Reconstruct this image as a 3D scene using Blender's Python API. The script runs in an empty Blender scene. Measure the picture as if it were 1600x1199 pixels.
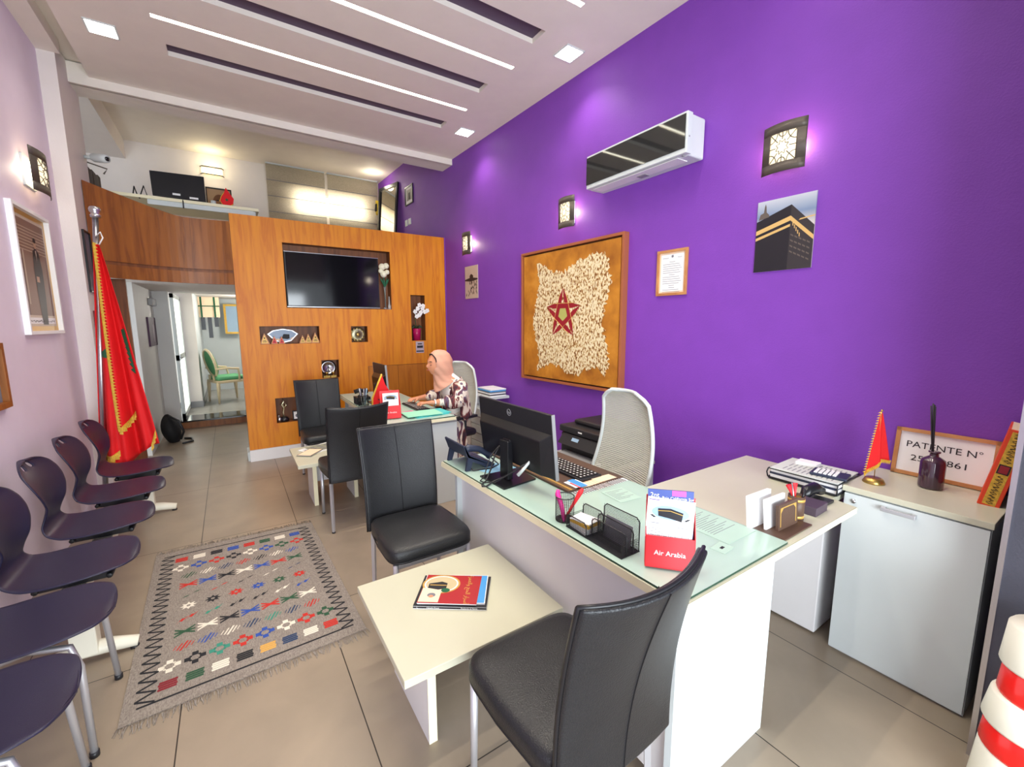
import bpy, bmesh, math, random
from mathutils import Matrix, Vector
random.seed(7)
C = bpy.context.scene.collection
SC = bpy.context.scene
PI = math.pi

# ---------------------------------------------------------------- camera, world, added daylight lamps, exposure
cam_d = bpy.data.cameras.new('camera'); cam = bpy.data.objects.new('camera', cam_d); C.objects.link(cam)
cam_d.sensor_width = 36.0; cam_d.lens = 668.0 / 1600 * 36; cam_d.clip_start = 0.02
yaw, pitch, roll = 0.581334, 0.138716, -0.003321
cy, sy, cp, sp = math.cos(yaw), math.sin(yaw), math.cos(pitch), math.sin(pitch)
fw = Vector((sy*cp, cy*cp, -sp)); rt = Vector((cy, -sy, 0)); up = rt.cross(fw)
rt, up = rt*math.cos(roll) + up*math.sin(roll), up*math.cos(roll) - rt*math.sin(roll)
mw = Matrix((rt, up, -fw)).transposed().to_4x4(); mw.translation = (0, 0, 1.5)
cam.matrix_world = mw
SC.camera = cam

world = bpy.data.worlds.new('daylight'); SC.world = world; world.use_nodes = True
bg = world.node_tree.nodes['Background']; bg.inputs[0].default_value = (0.86, 0.93, 1.0, 1); bg.inputs[1].default_value = 1.0
SC.view_settings.view_transform = 'Standard'; SC.view_settings.look = 'None'
SC.view_settings.exposure = 0.74; SC.view_settings.gamma = 1.0
SC.view_settings.use_curve_mapping = False

def area_light(name, loc, rot, sx, sy_, power, col=(1, 1, 1), spread=PI):
    d = bpy.data.lights.new(name, 'AREA'); d.shape = 'RECTANGLE'; d.size = sx; d.size_y = sy_; d.energy = power; d.color = col
    d.spread = spread
    o = bpy.data.objects.new(name, d); o.location = loc; o.rotation_euler = rot; C.objects.link(o); return o
# added area lamps: assumed shopfront daylight (-y side), mezzanine window daylight, rear room fill
area_light('shopfront_added_lamp', (-0.7, -3.3, 1.25), (math.radians(87), 0, math.radians(-8)), 5.4, 2.3, 345, (0.86, 0.94, 1.0))  # added lamp outside the room for assumed shopfront daylight; no glazing is built
area_light('mezzanine_added_lamp', (1.6, 8.35, 3.5), (math.radians(-90), 0, 0), 1.2, 0.6, 45, (1.0, 0.93, 0.80))  # added lamp outside the mezzanine window, standing in for daylight on the blinds
area_light('rear_room_area_fill', (0.6, 9.6, 2.4), (math.radians(25), 0, 0), 1.2, 1.2, 60, (1.0, 0.98, 0.94))  # added fill lamp inside the rear room
def point_light(name, loc, power, col=(1, .85, .6), r=.04):
    d = bpy.data.lights.new(name, 'POINT'); d.energy = power; d.color = col; d.shadow_soft_size = r
    o = bpy.data.objects.new(name, d); o.location = loc; C.objects.link(o); return o
def spot_light(name, loc, power, ang, col=(1, .9, .75), tgt=None):
    d = bpy.data.lights.new(name, 'SPOT'); d.energy = power; d.color = col; d.spot_size = math.radians(ang); d.spot_blend = .8; d.shadow_soft_size = .05
    o = bpy.data.objects.new(name, d); o.location = loc; C.objects.link(o)
    if tgt: o.rotation_euler = (Vector(tgt) - Vector(loc)).to_track_quat('-Z', 'Y').to_euler()
    return o

# ---------------------------------------------------------------- materials
def srgb(r, g, b):
    f = lambda c: (c/255/12.92) if c <= 10 else ((c/255 + .055)/1.055)**2.4
    return (f(r), f(g), f(b))
def mat(name, col, rough=.5, metal=0, bump=0, bscale=60, var=0.0, vscale=6, emit=None, es=0, trans=0, alpha=1, coat=0, spec=.5, ior=1.45, stretch=(1, 1, 1)):
    m = bpy.data.materials.new(name); m.use_nodes = True
    nt = m.node_tree; b = nt.nodes['Principled BSDF']
    b.inputs['Base Color'].default_value = (*col, 1); b.inputs['Roughness'].default_value = rough; b.inputs['Metallic'].default_value = metal
    b.inputs['Specular IOR Level'].default_value = spec; b.inputs['IOR'].default_value = ior
    b.inputs['Coat Weight'].default_value = coat
    if trans: b.inputs['Transmission Weight'].default_value = trans
    if alpha < 1: b.inputs['Alpha'].default_value = alpha
    if emit: b.inputs['Emission Color'].default_value = (*emit, 1); b.inputs['Emission Strength'].default_value = es
    tc = nt.nodes.new('ShaderNodeTexCoord'); mp = nt.nodes.new('ShaderNodeMapping'); mp.inputs['Scale'].default_value = stretch
    nt.links.new(tc.outputs['Object'], mp.inputs['Vector'])
    n = nt.nodes.new('ShaderNodeTexNoise'); n.inputs['Scale'].default_value = vscale; n.inputs['Detail'].default_value = 4
    nt.links.new(mp.outputs[0], n.inputs['Vector'])
    r = nt.nodes.new('ShaderNodeValToRGB'); v = max(var, .015)
    r.color_ramp.elements[0].position = .3; r.color_ramp.elements[1].position = .7
    r.color_ramp.elements[0].color = (*[c*(1-v) for c in col], 1); r.color_ramp.elements[1].color = (*[min(1, c*(1+v)) for c in col], 1)
    nt.links.new(n.outputs['Fac'], r.inputs[0]); nt.links.new(r.outputs[0], b.inputs['Base Color'])
    if bump:
        n2 = nt.nodes.new('ShaderNodeTexNoise'); n2.inputs['Scale'].default_value = bscale; n2.inputs['Detail'].default_value = 3
        nt.links.new(tc.outputs['Object'], n2.inputs['Vector'])
        bp = nt.nodes.new('ShaderNodeBump'); bp.inputs['Strength'].default_value = bump; bp.inputs['Distance'].default_value = .01
        nt.links.new(n2.outputs['Fac'], bp.inputs['Height']); nt.links.new(bp.outputs[0], b.inputs['Normal'])
    return m
def ramp_mat(name, build, rough=.5, **k):
    """material whose colour comes from build(nt, coord_socket) -> colour socket"""
    m = mat(name, (.5, .5, .5), rough, **k); nt = m.node_tree; b = nt.nodes['Principled BSDF']
    for l in list(b.inputs['Base Color'].links): nt.links.remove(l)
    tc = nt.nodes.new('ShaderNodeTexCoord')
    nt.links.new(build(nt, tc.outputs['Object']), b.inputs['Base Color']); return m
def ramp(nt, fac, stops, interp='LINEAR'):
    r = nt.nodes.new('ShaderNodeValToRGB'); r.color_ramp.interpolation = interp
    e = r.color_ramp.elements
    while len(e) < len(stops): e.new(.5)
    for i, (p, c) in enumerate(stops): e[i].position = p; e[i].color = (*c, 1)
    nt.links.new(fac, r.inputs[0]); return r.outputs[0]
def noise(nt, vec, scale, detail=4, sc=(1, 1, 1), dist=0):
    mp = nt.nodes.new('ShaderNodeMapping'); mp.inputs['Scale'].default_value = sc; nt.links.new(vec, mp.inputs[0])
    n = nt.nodes.new('ShaderNodeTexNoise'); n.inputs['Scale'].default_value = scale; n.inputs['Detail'].default_value = detail; n.inputs['Distortion'].default_value = dist
    nt.links.new(mp.outputs[0], n.inputs['Vector']); return n.outputs['Fac']
def wood(name, c1, c2, rough=.35, sc=(9, 9, .8)):
    def f(nt, v):
        a = noise(nt, v, 2.2, 6, sc, .6)
        return ramp(nt, a, [(.25, c1), (.5, tuple((p+q)/2 for p, q in zip(c1, c2))), (.62, c2), (.8, c1)])
    return ramp_mat(name, f, rough, bump=.03, bscale=90)
def tiles():
    def f(nt, v):
        sx = nt.nodes.new('ShaderNodeSeparateXYZ'); nt.links.new(v, sx.inputs[0])
        cx = nt.nodes.new('ShaderNodeCombineXYZ')
        def add(s, k):
            a = nt.nodes.new('ShaderNodeMath'); a.operation = 'ADD'; a.inputs[1].default_value = k; nt.links.new(s, a.inputs[0]); return a.outputs[0]
        nt.links.new(add(sx.outputs[1], -0.2+1.19*20), cx.inputs[0]); nt.links.new(add(sx.outputs[0], .38+.594*20), cx.inputs[1])
        b = nt.nodes.new('ShaderNodeTexBrick'); b.offset = 0; b.squash = 1
        b.inputs['Scale'].default_value = 1; b.inputs['Brick Width'].default_value = 1.19; b.inputs['Row Height'].default_value = .594
        b.inputs['Mortar Size'].default_value = .0022; b.inputs['Mortar Smooth'].default_value = .1
        b.inputs['Color1'].default_value = (*srgb(156, 142, 124), 1); b.inputs['Color2'].default_value = (*srgb(148, 134, 118), 1)
        b.inputs['Mortar'].default_value = (*srgb(48, 42, 38), 1); nt.links.new(cx.outputs[0], b.inputs['Vector'])
        n = noise(nt, v, 3.5, 6, (1, 1, 1), .4)
        mx = nt.nodes.new('ShaderNodeMixRGB'); mx.blend_type = 'MULTIPLY'; mx.inputs[0].default_value = 1
        nt.links.new(b.outputs['Color'], mx.inputs[1]); nt.links.new(ramp(nt, n, [(.3, (.86, .86, .86)), (.7, (1.08, 1.06, 1.04))]), mx.inputs[2])
        return mx.outputs[0]
    return ramp_mat('floor_tile', f, .3, bump=.02, bscale=25)

M = {}
M['purple'] = mat('purple_paint', srgb(126, 64, 176), .55, bump=.12, bscale=120, var=.03)
M['lilac'] = mat('lilac_paint', srgb(226, 212, 228), .6, bump=.08, bscale=120, var=.02)
M['wallwhite'] = mat('off_white_paint', srgb(222, 214, 208), .6, bump=.08, bscale=120, var=.02)
M['ceil'] = mat('ceiling_paint', srgb(232, 224, 212), .7, bump=.05, bscale=100, var=.02)
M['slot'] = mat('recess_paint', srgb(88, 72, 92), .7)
M['floor'] = tiles()
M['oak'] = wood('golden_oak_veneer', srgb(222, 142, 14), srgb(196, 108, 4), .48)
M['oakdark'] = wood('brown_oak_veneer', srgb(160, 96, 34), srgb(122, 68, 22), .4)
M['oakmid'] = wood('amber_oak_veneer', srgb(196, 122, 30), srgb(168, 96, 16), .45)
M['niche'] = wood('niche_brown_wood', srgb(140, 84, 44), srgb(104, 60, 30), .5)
M['white'] = mat('white_laminate', srgb(206, 213, 212), .35, var=.01)
M['cream'] = mat('cream_laminate', srgb(198, 196, 174), .3, var=.015)
M['creamedge'] = mat('cream_edging', srgb(240, 232, 196), .4)
M['greylam'] = mat('pale_grey_laminate', srgb(230, 228, 228), .4, var=.01)
M['greystrip'] = mat('grey_spacer', srgb(140, 140, 142), .4)
M['black'] = mat('black_plastic', srgb(34, 34, 38), .4, bump=.03, bscale=200)
M['blacksatin'] = mat('black_satin', srgb(24, 24, 28), .28)
M['screen'] = mat('dark_glass_screen', srgb(14, 14, 18), .08, spec=.7)
M['leather'] = mat('black_leather', srgb(30, 31, 34), .33, bump=.25, bscale=260, var=.08, vscale=12)
M['leatherpip'] = mat('black_leather_piping', srgb(26, 26, 29), .35)
M['chrome'] = mat('brushed_steel', srgb(196, 196, 200), .28, metal=1)
M['silver'] = mat('silver_painted_metal', srgb(198, 198, 202), .35, metal=.6)
M['shell'] = mat('aubergine_plastic', srgb(36, 33, 58), .38, bump=.12, bscale=400)
M['ivory'] = mat('ivory_painted_metal', srgb(236, 232, 214), .35)
M['red'] = mat('red_cloth', srgb(222, 18, 24), .7, bump=.15, bscale=300, var=.05)
M['redcard'] = mat('red_card', srgb(236, 48, 56), .45)
M['green'] = mat('green_cloth', srgb(24, 92, 60), .7)
M['gold'] = mat('gold_fringe', srgb(216, 172, 60), .55, bump=.3, bscale=300, var=.2, vscale=80)
M['brass'] = mat('brushed_brass', srgb(190, 160, 90), .3, metal=.9)
M['paper'] = mat('white_paper', srgb(240, 240, 240), .6)
M['ink'] = mat('black_ink', srgb(30, 28, 34), .6)
M['greyink'] = mat('grey_ink', srgb(120, 120, 130), .6)
M['glassgreen'] = mat('tinted_glass_sheet', srgb(196, 224, 212), .05, spec=.6, alpha=.72)
M['glassedge'] = mat('dark_green_glass_edge', srgb(20, 62, 50), .1)
M['blue'] = mat('blue_print', srgb(70, 150, 214), .5)
M['navy'] = mat('navy_plastic', srgb(44, 50, 70), .42)
M['brown'] = mat('brown_leather', srgb(84, 62, 50), .5, bump=.1, bscale=200)
M['goldprint'] = mat('gold_print', srgb(206, 164, 84), .4, metal=.3)
M['orangewood'] = wood('light_wood_frame', srgb(206, 150, 96), srgb(178, 118, 70), .45, (3, 3, 3))
M['pink'] = mat('pink_plastic', srgb(232, 54, 150), .4)
M['darkmetal'] = mat('brown_painted_metal', srgb(92, 84, 76), .45, metal=.3, bump=.1, bscale=200)
M['darkgrey'] = mat('anthracite_cladding', srgb(62, 62, 72), .5, bump=.15, bscale=150, var=.08)
M['lampglow'] = mat('lit_frosted_glass', srgb(250, 236, 200), .5, emit=(1, .86, .58), es=.6)
M['led'] = mat('led_diffuser', (1, 1, 1), .5, emit=(1, .93, .78), es=7)
M['frosted'] = mat('frosted_door_glass', srgb(240, 244, 232), .3, emit=(.95, 1, .9), es=.9)  # emission stands in for daylight glowing through the door panes
M['skin'] = mat('skin', srgb(206, 140, 106), .5, var=.04)
M['hijab'] = mat('peach_cloth', srgb(212, 156, 132), .8, bump=.1, bscale=60)

# ---------------------------------------------------------------- mesh builder
class MB:
    def __init__(s, T=None): s.v = []; s.f = []; s.mi = []; s.sm = []; s.T = T or Matrix()
    def add(s, vs, fs, mi=0, smooth=False, T=None):
        b = len(s.v); t = s.T @ T if T else s.T
        s.v += [t @ Vector(p) for p in vs]
        for f in fs: s.f.append(tuple(i+b for i in f)); s.mi.append(mi); s.sm.append(smooth)
        return s
    def box(s, x0, y0, z0, x1, y1, z1, mi=0, T=None):
        v = [(x0,y0,z0),(x1,y0,z0),(x1,y1,z0),(x0,y1,z0),(x0,y0,z1),(x1,y0,z1),(x1,y1,z1),(x0,y1,z1)]
        return s.add(v, [(3,2,1,0),(4,5,6,7),(0,1,5,4),(1,2,6,5),(2,3,7,6),(3,0,4,7)], mi, False, T)
    def prism(s, poly, z0, z1, mi=0, T=None, smi=None):
        n = len(poly); v = [(x, y, z0) for x, y in poly] + [(x, y, z1) for x, y in poly]
        s.add(v, [tuple(range(n-1, -1, -1)), tuple(range(n, 2*n))], mi, False, T)
        return s.add(v, [(i, (i+1) % n, n+(i+1) % n, n+i) for i in range(n)], mi if smi is None else smi, False, T)
    def tube(s, pts, r, n=8, mi=0, closed=False, T=None, flat=1.0):
        pts = [Vector(p) for p in pts]; N = len(pts); rs = r if isinstance(r, (list, tuple)) else [r]*N
        vs = []; prev = None
        for i, p in enumerate(pts):
            a = pts[(i-1) % N] if (closed or i > 0) else p; b = pts[(i+1) % N] if (closed or i < N-1) else p
            d = (b-a).normalized() if (b-a).length > 1e-9 else Vector((0, 0, 1))
            if prev is None: u = d.orthogonal().normalized()
            else:
                u = prev - d*prev.dot(d); u = u.normalized() if u.length > 1e-6 else d.orthogonal().normalized()
            prev = u; w = d.cross(u)
            for k in range(n):
                t = 2*PI*(k+.5)/n; vs.append(p + (u*math.cos(t) + w*math.sin(t)*flat)*rs[i])
        fs = []
        for i in range(N if closed else N-1):
            for k in range(n):
                j = (i+1) % N; fs.append((i*n+k, i*n+(k+1) % n, j*n+(k+1) % n, j*n+k))
        if not closed: fs += [tuple(range(n-1, -1, -1)), tuple((N-1)*n+k for k in range(n))]
        return s.add(vs, fs, mi, n > 5, T)
    def lathe(s, prof, n=24, c=(0, 0, 0), mi=0, T=None):
        vs = []
        for r, z in prof:
            for k in range(n): vs.append((c[0]+r*math.cos(2*PI*k/n), c[1]+r*math.sin(2*PI*k/n), c[2]+z))
        fs = [(i*n+k, i*n+(k+1) % n, (i+1)*n+(k+1) % n, (i+1)*n+k) for i in range(len(prof)-1) for k in range(n)]
        fs += [tuple(range(n-1, -1, -1)), tuple((len(prof)-1)*n+k for k in range(n))]
        return s.add(vs, fs, mi, True, T)
    def grid(s, fn, nu, nv, mi=0, skip=None, smooth=True, T=None):
        vs = [fn(i/nu, j/nv) for j in range(nv+1) for i in range(nu+1)]
        fs = [(j*(nu+1)+i, j*(nu+1)+i+1, (j+1)*(nu+1)+i+1, (j+1)*(nu+1)+i) for j in range(nv) for i in range(nu) if not (skip and skip(i, j))]
        return s.add(vs, fs, mi, smooth, T)
    def ball(s, c, r, n=12, mi=0, T=None):
        rx, ry, rz = r if isinstance(r, (tuple, list)) else (r, r, r)
        return s.grid(lambda u, v: (c[0]+rx*math.cos(2*PI*u)*math.sin(PI*(.001+.998*v)), c[1]+ry*math.sin(2*PI*u)*math.sin(PI*(.001+.998*v)), c[2]-rz*math.cos(PI*v)), n, n//2+2, mi, T=T)
    def poly(s, pts, mi=0, T=None, h=0):
        return s.add([(p[0], p[1], p[2] if len(p) > 2 else h) for p in pts], [tuple(range(len(pts)))], mi, False, T)
    def text(s, body, size, T, mi=0, ext=.0004, align='CENTER', sx=1, font=None):
        cu = bpy.data.curves.new('lettering', 'FONT'); cu.body = body; cu.size = size; cu.extrude = ext; cu.align_x = align; cu.align_y = 'CENTER'; cu.resolution_u = 2
        ob = bpy.data.objects.new('lettering', cu); C.objects.link(ob)
        bpy.context.view_layer.update()
        me = bpy.data.meshes.new_from_object(ob.evaluated_get(bpy.context.evaluated_depsgraph_get()))
        s.add([(v.co.x*sx, v.co.y, v.co.z) for v in me.vertices], [tuple(p.vertices) for p in me.polygons], mi, False, T)
        bpy.data.objects.remove(ob); bpy.data.curves.remove(cu); bpy.data.meshes.remove(me); return s
    def build(s, name, mats, parent=None, local=False, bevel=0, bseg=2, sub=0, solid=0, soff=0, label=None, kind=None, fixn=True):
        if not isinstance(mats, (list, tuple)): mats = [mats]
        vs = s.v; loc = Vector((0, 0, 0))
        if parent is not None:
            if not local:
                inv = WM(parent).inverted(); vs = [inv @ p for p in vs]
        elif not local:
            xs = [p.x for p in vs]; ys = [p.y for p in vs]; zs = [p.z for p in vs]
            loc = Vector(((min(xs)+max(xs))/2, (min(ys)+max(ys))/2, min(zs)))
            vs = [p-loc for p in vs]
        me = bpy.data.meshes.new(name); me.from_pydata([tuple(p) for p in vs], [], s.f); me.validate()
        for m in mats: me.materials.append(M[m] if isinstance(m, str) else m)
        for p, mi, sm in zip(me.polygons, s.mi, s.sm): p.material_index = mi; p.use_smooth = sm
        if fixn:
            bm = bmesh.new(); bm.from_mesh(me); bmesh.ops.recalc_face_normals(bm, faces=bm.faces); bm.to_mesh(me); bm.free()
        o = bpy.data.objects.new(name, me); C.objects.link(o); o.location = loc
        if parent is not None: o.parent = parent
        if solid: q = o.modifiers.new('solid', 'SOLIDIFY'); q.thickness = solid; q.offset = soff
        if bevel: q = o.modifiers.new('bevel', 'BEVEL'); q.width = bevel; q.segments = bseg; q.limit_method = 'ANGLE'; q.angle_limit = math.radians(40)
        if sub: q = o.modifiers.new('smooth', 'SUBSURF'); q.levels = sub; q.render_levels = sub
        if label: o['label'] = label
        if kind: o['kind'] = kind
        return o
def WM(o):
    m = o.matrix_basis.copy()
    while o.parent: o = o.parent; m = o.matrix_basis @ m
    return m
def tag(o, label, cat, group=None, kind=None):
    if label: o['label'] = label
    if cat: o['category'] = cat
    if group: o['group'] = group
    if kind: o['kind'] = kind
    return o
def thing(name, label, cat, loc=(0, 0, 0), rotz=0, group=None):
    o = bpy.data.objects.new(name, None); C.objects.link(o); o.location = loc; o.rotation_euler = (0, 0, rotz); o.empty_display_size = .1
    return tag(o, label, cat, group)
def dup(root, loc=None, rotz=None, label=None, group=None):
    def cp_(o, par):
        c = o.copy(); C.objects.link(c)
        if par: c.parent = par
        for ch in list(o.children): cp_(ch, c)
        return c
    r = cp_(root, None)
    if loc is not None: r.location = loc
    if rotz is not None: r.rotation_euler = (0, 0, rotz)
    if label: r['label'] = label
    if group: r['group'] = group
    return r
def struct(name, mb, m, **k):
    o = mb.build(name, m, **k)
    if o.parent is None: o['kind'] = 'structure'
    return o
def frameT(P, U, N):
    U = Vector(U).normalized(); N = Vector(N).normalized(); V = N.cross(U).normalized()
    m = Matrix((U, V, N)).transposed().to_4x4(); m.translation = Vector(P); return m
def wallT(y, z, off=0):      # on the purple wall; u runs towards the shopfront, v up, n into the room
    return frameT((2.669-.035*y-off, y, z), (.035, -1, 0), (-1, -.035, 0))
def leftT(y, z, x=-1.03): return frameT((x, y, z), (0, 1, 0), (1, 0, 0))
def backT(x, z, y=5.39): return frameT((x, y, z), (1, 0, 0), (0, -1, 0))
def flatT(x, y, z, rot=0):
    return Matrix.Translation((x, y, z)) @ Matrix.Rotation(rot, 4, 'Z')
def star(r, r2, n=5, rot=PI/2):
    return [((r if k % 2 == 0 else r2)*math.cos(rot+PI*k/n), (r if k % 2 == 0 else r2)*math.sin(rot+PI*k/n)) for k in range(2*n)]
def ell(cx, cy_, rx, ry, n=20): return [(cx+rx*math.cos(2*PI*k/n), cy_+ry*math.sin(2*PI*k/n)) for k in range(n)]

# ================================================================ THE ROOM
CZ = 3.53
b = MB(); b.box(-1.6, -1.2, -.05, 3.0, 7.85, 0); struct('floor', b, 'floor')
# purple wall
b = MB(); xw = lambda y: 2.669-.035*y
b.prism([(xw(-1.2), -1.2), (xw(-1.2)+.12, -1.2), (xw(8.0)+.12, 8.0), (xw(8.0), 8.0)], 0, 4.0); struct('wall_right', b, 'purple')
b = MB(); b.box(-1.15, -1.2, 0, -1.03, 4.83, 3.75); struct('wall_left', b, 'lilac')
b = MB(); b.box(-1.15, 4.83, 0, -.93, 5.42, 3.62); struct('wall_left_pillar', b, 'wallwhite')
# ceiling built around its recesses: LED grooves and dark slots run across the room
b = MB(); X0, X1 = -.27, 2.07; S0, S1 = -.22, 2.02
ys = [-1.2]; leds = [2.305-.8*k for k in range(3)][::-1] + [3.12, 3.93]; slots = [1.90, 2.71, 3.51, 4.33]; slots = [1.1] + slots
ev = sorted([(y-.02, y+.02, 'l') for y in leds] + [(y-.08, y+.08, 's') for y in slots])
cur = -1.2
for a, e, k in ev:
    b.box(-.80, cur, CZ, 2.75, a, CZ+.10)
    x0, x1 = (X0, X1) if k == 'l' else (S0, S1)
    b.box(-.80, a, CZ, x0, e, CZ+.10); b.box(x1, a, CZ, 2.75, e, CZ+.10); cur = e
b.box(-.80, cur, CZ, 2.75, 5.16, CZ+.10)
b.box(-1.15, -1.2, CZ+.10, 2.75, 5.16, CZ+.16)
b.box(-1.03, -1.2, CZ, -.90, 4.83, CZ+.10)
struct('ceiling', b, 'ceil')
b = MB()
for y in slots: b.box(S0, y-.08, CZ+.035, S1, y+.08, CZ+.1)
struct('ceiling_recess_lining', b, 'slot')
b = MB(); b.box(-1.15, 5.16, 3.462, 2.75, 5.40, 3.98); b.box(-1.15, 5.13, 3.462, 2.75, 5.17, 3.62); struct('trim_1', b, 'ceil')
for i, y in enumerate(leds):
    b = MB(); b.box(X0, y-.016, CZ+.004, X1, y+.016, CZ+.02, 0)
    o = b.build('led_strip', 'led')
    tag(o, ['white recessed ceiling LED strip closest to the shopfront', 'white recessed ceiling LED strip straight above the front desk end', 'short stretch of white ceiling LED strip cut by the top edge of the view', 'white recessed ceiling LED strip in the middle of the three', 'white recessed ceiling LED strip nearest the mezzanine'][i] or 'white recessed ceiling LED strip overhead near the shopfront', 'ceiling light', 'recessed LED strips in the ceiling')
for (x, y, lb) in ((2.32, 2.73, 'square white ceiling downlight closest to the air conditioner, near the purple wall'), (2.27, 4.36, 'square white ceiling downlight near the purple wall by the mezzanine beam'), (-.57, 4.28, 'square white ceiling downlight on the left side above the pillar'), (-.57, 2.7, 'square white ceiling downlight over the waiting seats'), (2.35, 1.1, 'square white ceiling downlight over the corner desk')):
    t = thing('ceiling_downlight', lb, 'ceiling light', (x, y, CZ-.006), 0, 'square ceiling downlights')
    b = MB(); T = flatT(x, y, CZ)
    b.box(-.085, -.085, -.006, .085, -.062, .0, 0, T); b.box(-.085, .062, -.006, .085, .085, 0, 0, T); b.box(-.085, -.062, -.006, -.062, .062, 0, 0, T); b.box(.062, -.062, -.006, .085, .062, 0, 0, T)
    b.build('bezel', 'white', t)
    b = MB(); b.box(-.074, -.074, -.008, .074, .074, -.003, 0, T); b.build('diffuser', M.setdefault('ledspot', mat('downlight_diffuser', (1, 1, 1), .5, emit=(1, .95, .85), es=6)), t)
    spot_light('downlight_beam', (x, y, CZ-.03), (12 if y > 2 else 2) if x > 0 else 6, 120, (1, .92, .82), (x+(.1 if x > 0 else 0), y, 0))
for y in leds: area_light('led_glow', (.9, y, CZ-.005), (0, 0, 0), 2.3, .03, 7.5, (1, .93, .8), 2.0)

# mezzanine storey behind the beam
b = MB(); b.box(-1.15-.8, 5.40, 3.94, 2.75, 8.05, 4.02); struct('ceiling_mezzanine', b, 'ceil')
b = MB()
b.box(-1.95, 7.90, 1.96, 1.02, 8.02, 4.0); b.box(2.14, 7.90, 1.96, 2.75, 8.02, 4.0); b.box(1.02, 7.90, 1.96, 2.14, 8.02, 3.26); b.box(1.02, 7.90, 3.62, 2.14, 8.02, 4.0)
struct('wall_back_upper', b, 'wallwhite')
b = MB(); b.box(-1.95, 5.42, 1.96, -1.85, 8.0, 4.0); struct('wall_left_upper', b, 'wallwhite')
b = MB(); b.box(-1.85, 5.40, 3.70, -.97, 7.90, 3.94); struct('trim_2', b, 'wallwhite')
b = MB(); b.box(-1.4, 5.62, 1.965, 2.39, 7.90, 2.25); struct('floor_mezzanine', b, 'wallwhite')
# ground-floor rear wall, hall and doorway
b = MB()
b.box(-1.6, 6.30, 0, -.85, 7.85, 1.965); b.box(-.85, 7.75, 0, -.68, 7.85, 1.965)
struct('wall_back', b, mat('hall_grey_paint', srgb(222, 222, 218), .6, bump=.05, bscale=100))
b = MB(); b.box(-1.03, 5.46, 0, -.78, 5.50, 1.93); struct('trim_3', b, 'niche')
b = MB(); b.box(-.69, 7.70, 0, .30, 7.80, .095, 0); b.box(-.69, 7.68, .095, .30, 8.15, .115, 1); struct('trim_4', b, ['oakdark', mat('polished_black_stone', srgb(28, 28, 30), .08, spec=.8)])
b = MB(); b.box(-1.2, 7.85, .0, 2.2, 11.4, .1); struct('floor_rear_room', b, mat('rear_grey_tile', srgb(150, 148, 142), .25, var=.05))
b = MB(); b.box(-1.2, 7.86, 2.05, 2.2, 11.4, 2.15); struct('ceiling_rear_room', b, 'wallwhite')
b = MB(); b.box(-.78, 9.02, .1, -.47, 9.10, 2.05, 0); b.box(-.55, 9.10, .1, -.47, 11.2, 2.05, 1); b.box(-.9, 11.2, .1, 2.2, 11.3, 2.05, 1); b.box(2.1, 7.9, .1, 2.2, 11.2, 2.05, 1)
struct('wall_rear_room', b, ['wallwhite', mat('pale_blue_grey_paint', srgb(198, 206, 208), .6)])
b = MB(); b.box(-.475, 9.12, .1, -.455, 11.2, .2); b.box(-.78, 9.0, .1, -.46, 9.02, .2); struct('baseboard_back', b, 'greystrip')
# glazed white door standing open into the rear room
t = thing('door_1', 'white framed door with frosted glass panes standing open to rear room', 'door', (-.66, 7.86, .115)); t['kind'] = 'structure'
b = MB(); T = frameT((-.655, 7.90, .12), (0, 1, 0), (1, 0, 0))
for r in ((0, 0, .06, 1.83), (1.0, 0, 1.08, 1.83), (0, 0, 1.08, .07), (0, 1.77, 1.08, 1.83), (0, .86, 1.08, .94)): b.box(r[0], r[1], -.02, r[2], r[3], .02, 0, T)
b.build('door_frame', 'white', t)
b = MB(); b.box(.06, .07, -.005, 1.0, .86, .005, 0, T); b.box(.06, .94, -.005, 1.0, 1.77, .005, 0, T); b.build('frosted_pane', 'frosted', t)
b = MB(); b.tube([(.10, .90, .02), (.10, .90, .055), (.20, .90, .06)], .008, 8, 0, T=T); b.box(.085, .80, .02, .115, .95, .026, 0, T)
b.build('door_handle', 'chrome', t)

# curved wooden parapet of the mezzanine
pts = []
for k in range(17):
    s = k/16; x = -.95 + 1.045*s; y = 5.40 + .0*s - .42*(1-s)**2.2 + .18*math.sin(PI*s)*1.0
    pts.append((x, max(y, 5.05) if s < .02 else y))
def band(z0f, z1f, off, m, name):
    b = MB(); n = len(pts)
    for i in range(n-1):
        (x0, y0), (x1, y1) = pts[i], pts[i+1]
        a0, a1 = z0f(i/(n-1)), z0f((i+1)/(n-1)); c0, c1 = z1f(i/(n-1)), z1f((i+1)/(n-1))
        v = [(x0, y0-off, a0), (x1, y1-off, a1), (x1, y1+.04, a1), (x0, y0+.04, a0), (x0, y0-off, c0), (x1, y1-off, c1), (x1, y1+.04, c1), (x0, y0+.04, c0)]
        b.add(v, [(3,2,1,0),(4,5,6,7),(0,1,5,4),(1,2,6,5),(2,3,7,6),(3,0,4,7)])
    return b
PT = thing('mezzanine_parapet', 'curved brown oak parapet panel of the mezzanine above the hallway', 'balcony', (-.4, 5.4, 1.92))
pts = [(-.925 + 1.015*k/16, 5.40 - .30*(1-k/16)**1.6 + .10*math.sin(PI*k/16)) for k in range(17)]
band(lambda s: 2.06, lambda s: 2.70-.15*min(1, s*1.7), .0, None, '').build('upper_panel', 'oakdark', PT)
band(lambda s: 1.915, lambda s: 2.03, -.005, None, '').build('lower_panel', 'oakdark', PT)
band(lambda s: 2.03, lambda s: 2.06, -.015, None, '').build('shadow_groove', 'niche', PT)

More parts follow.
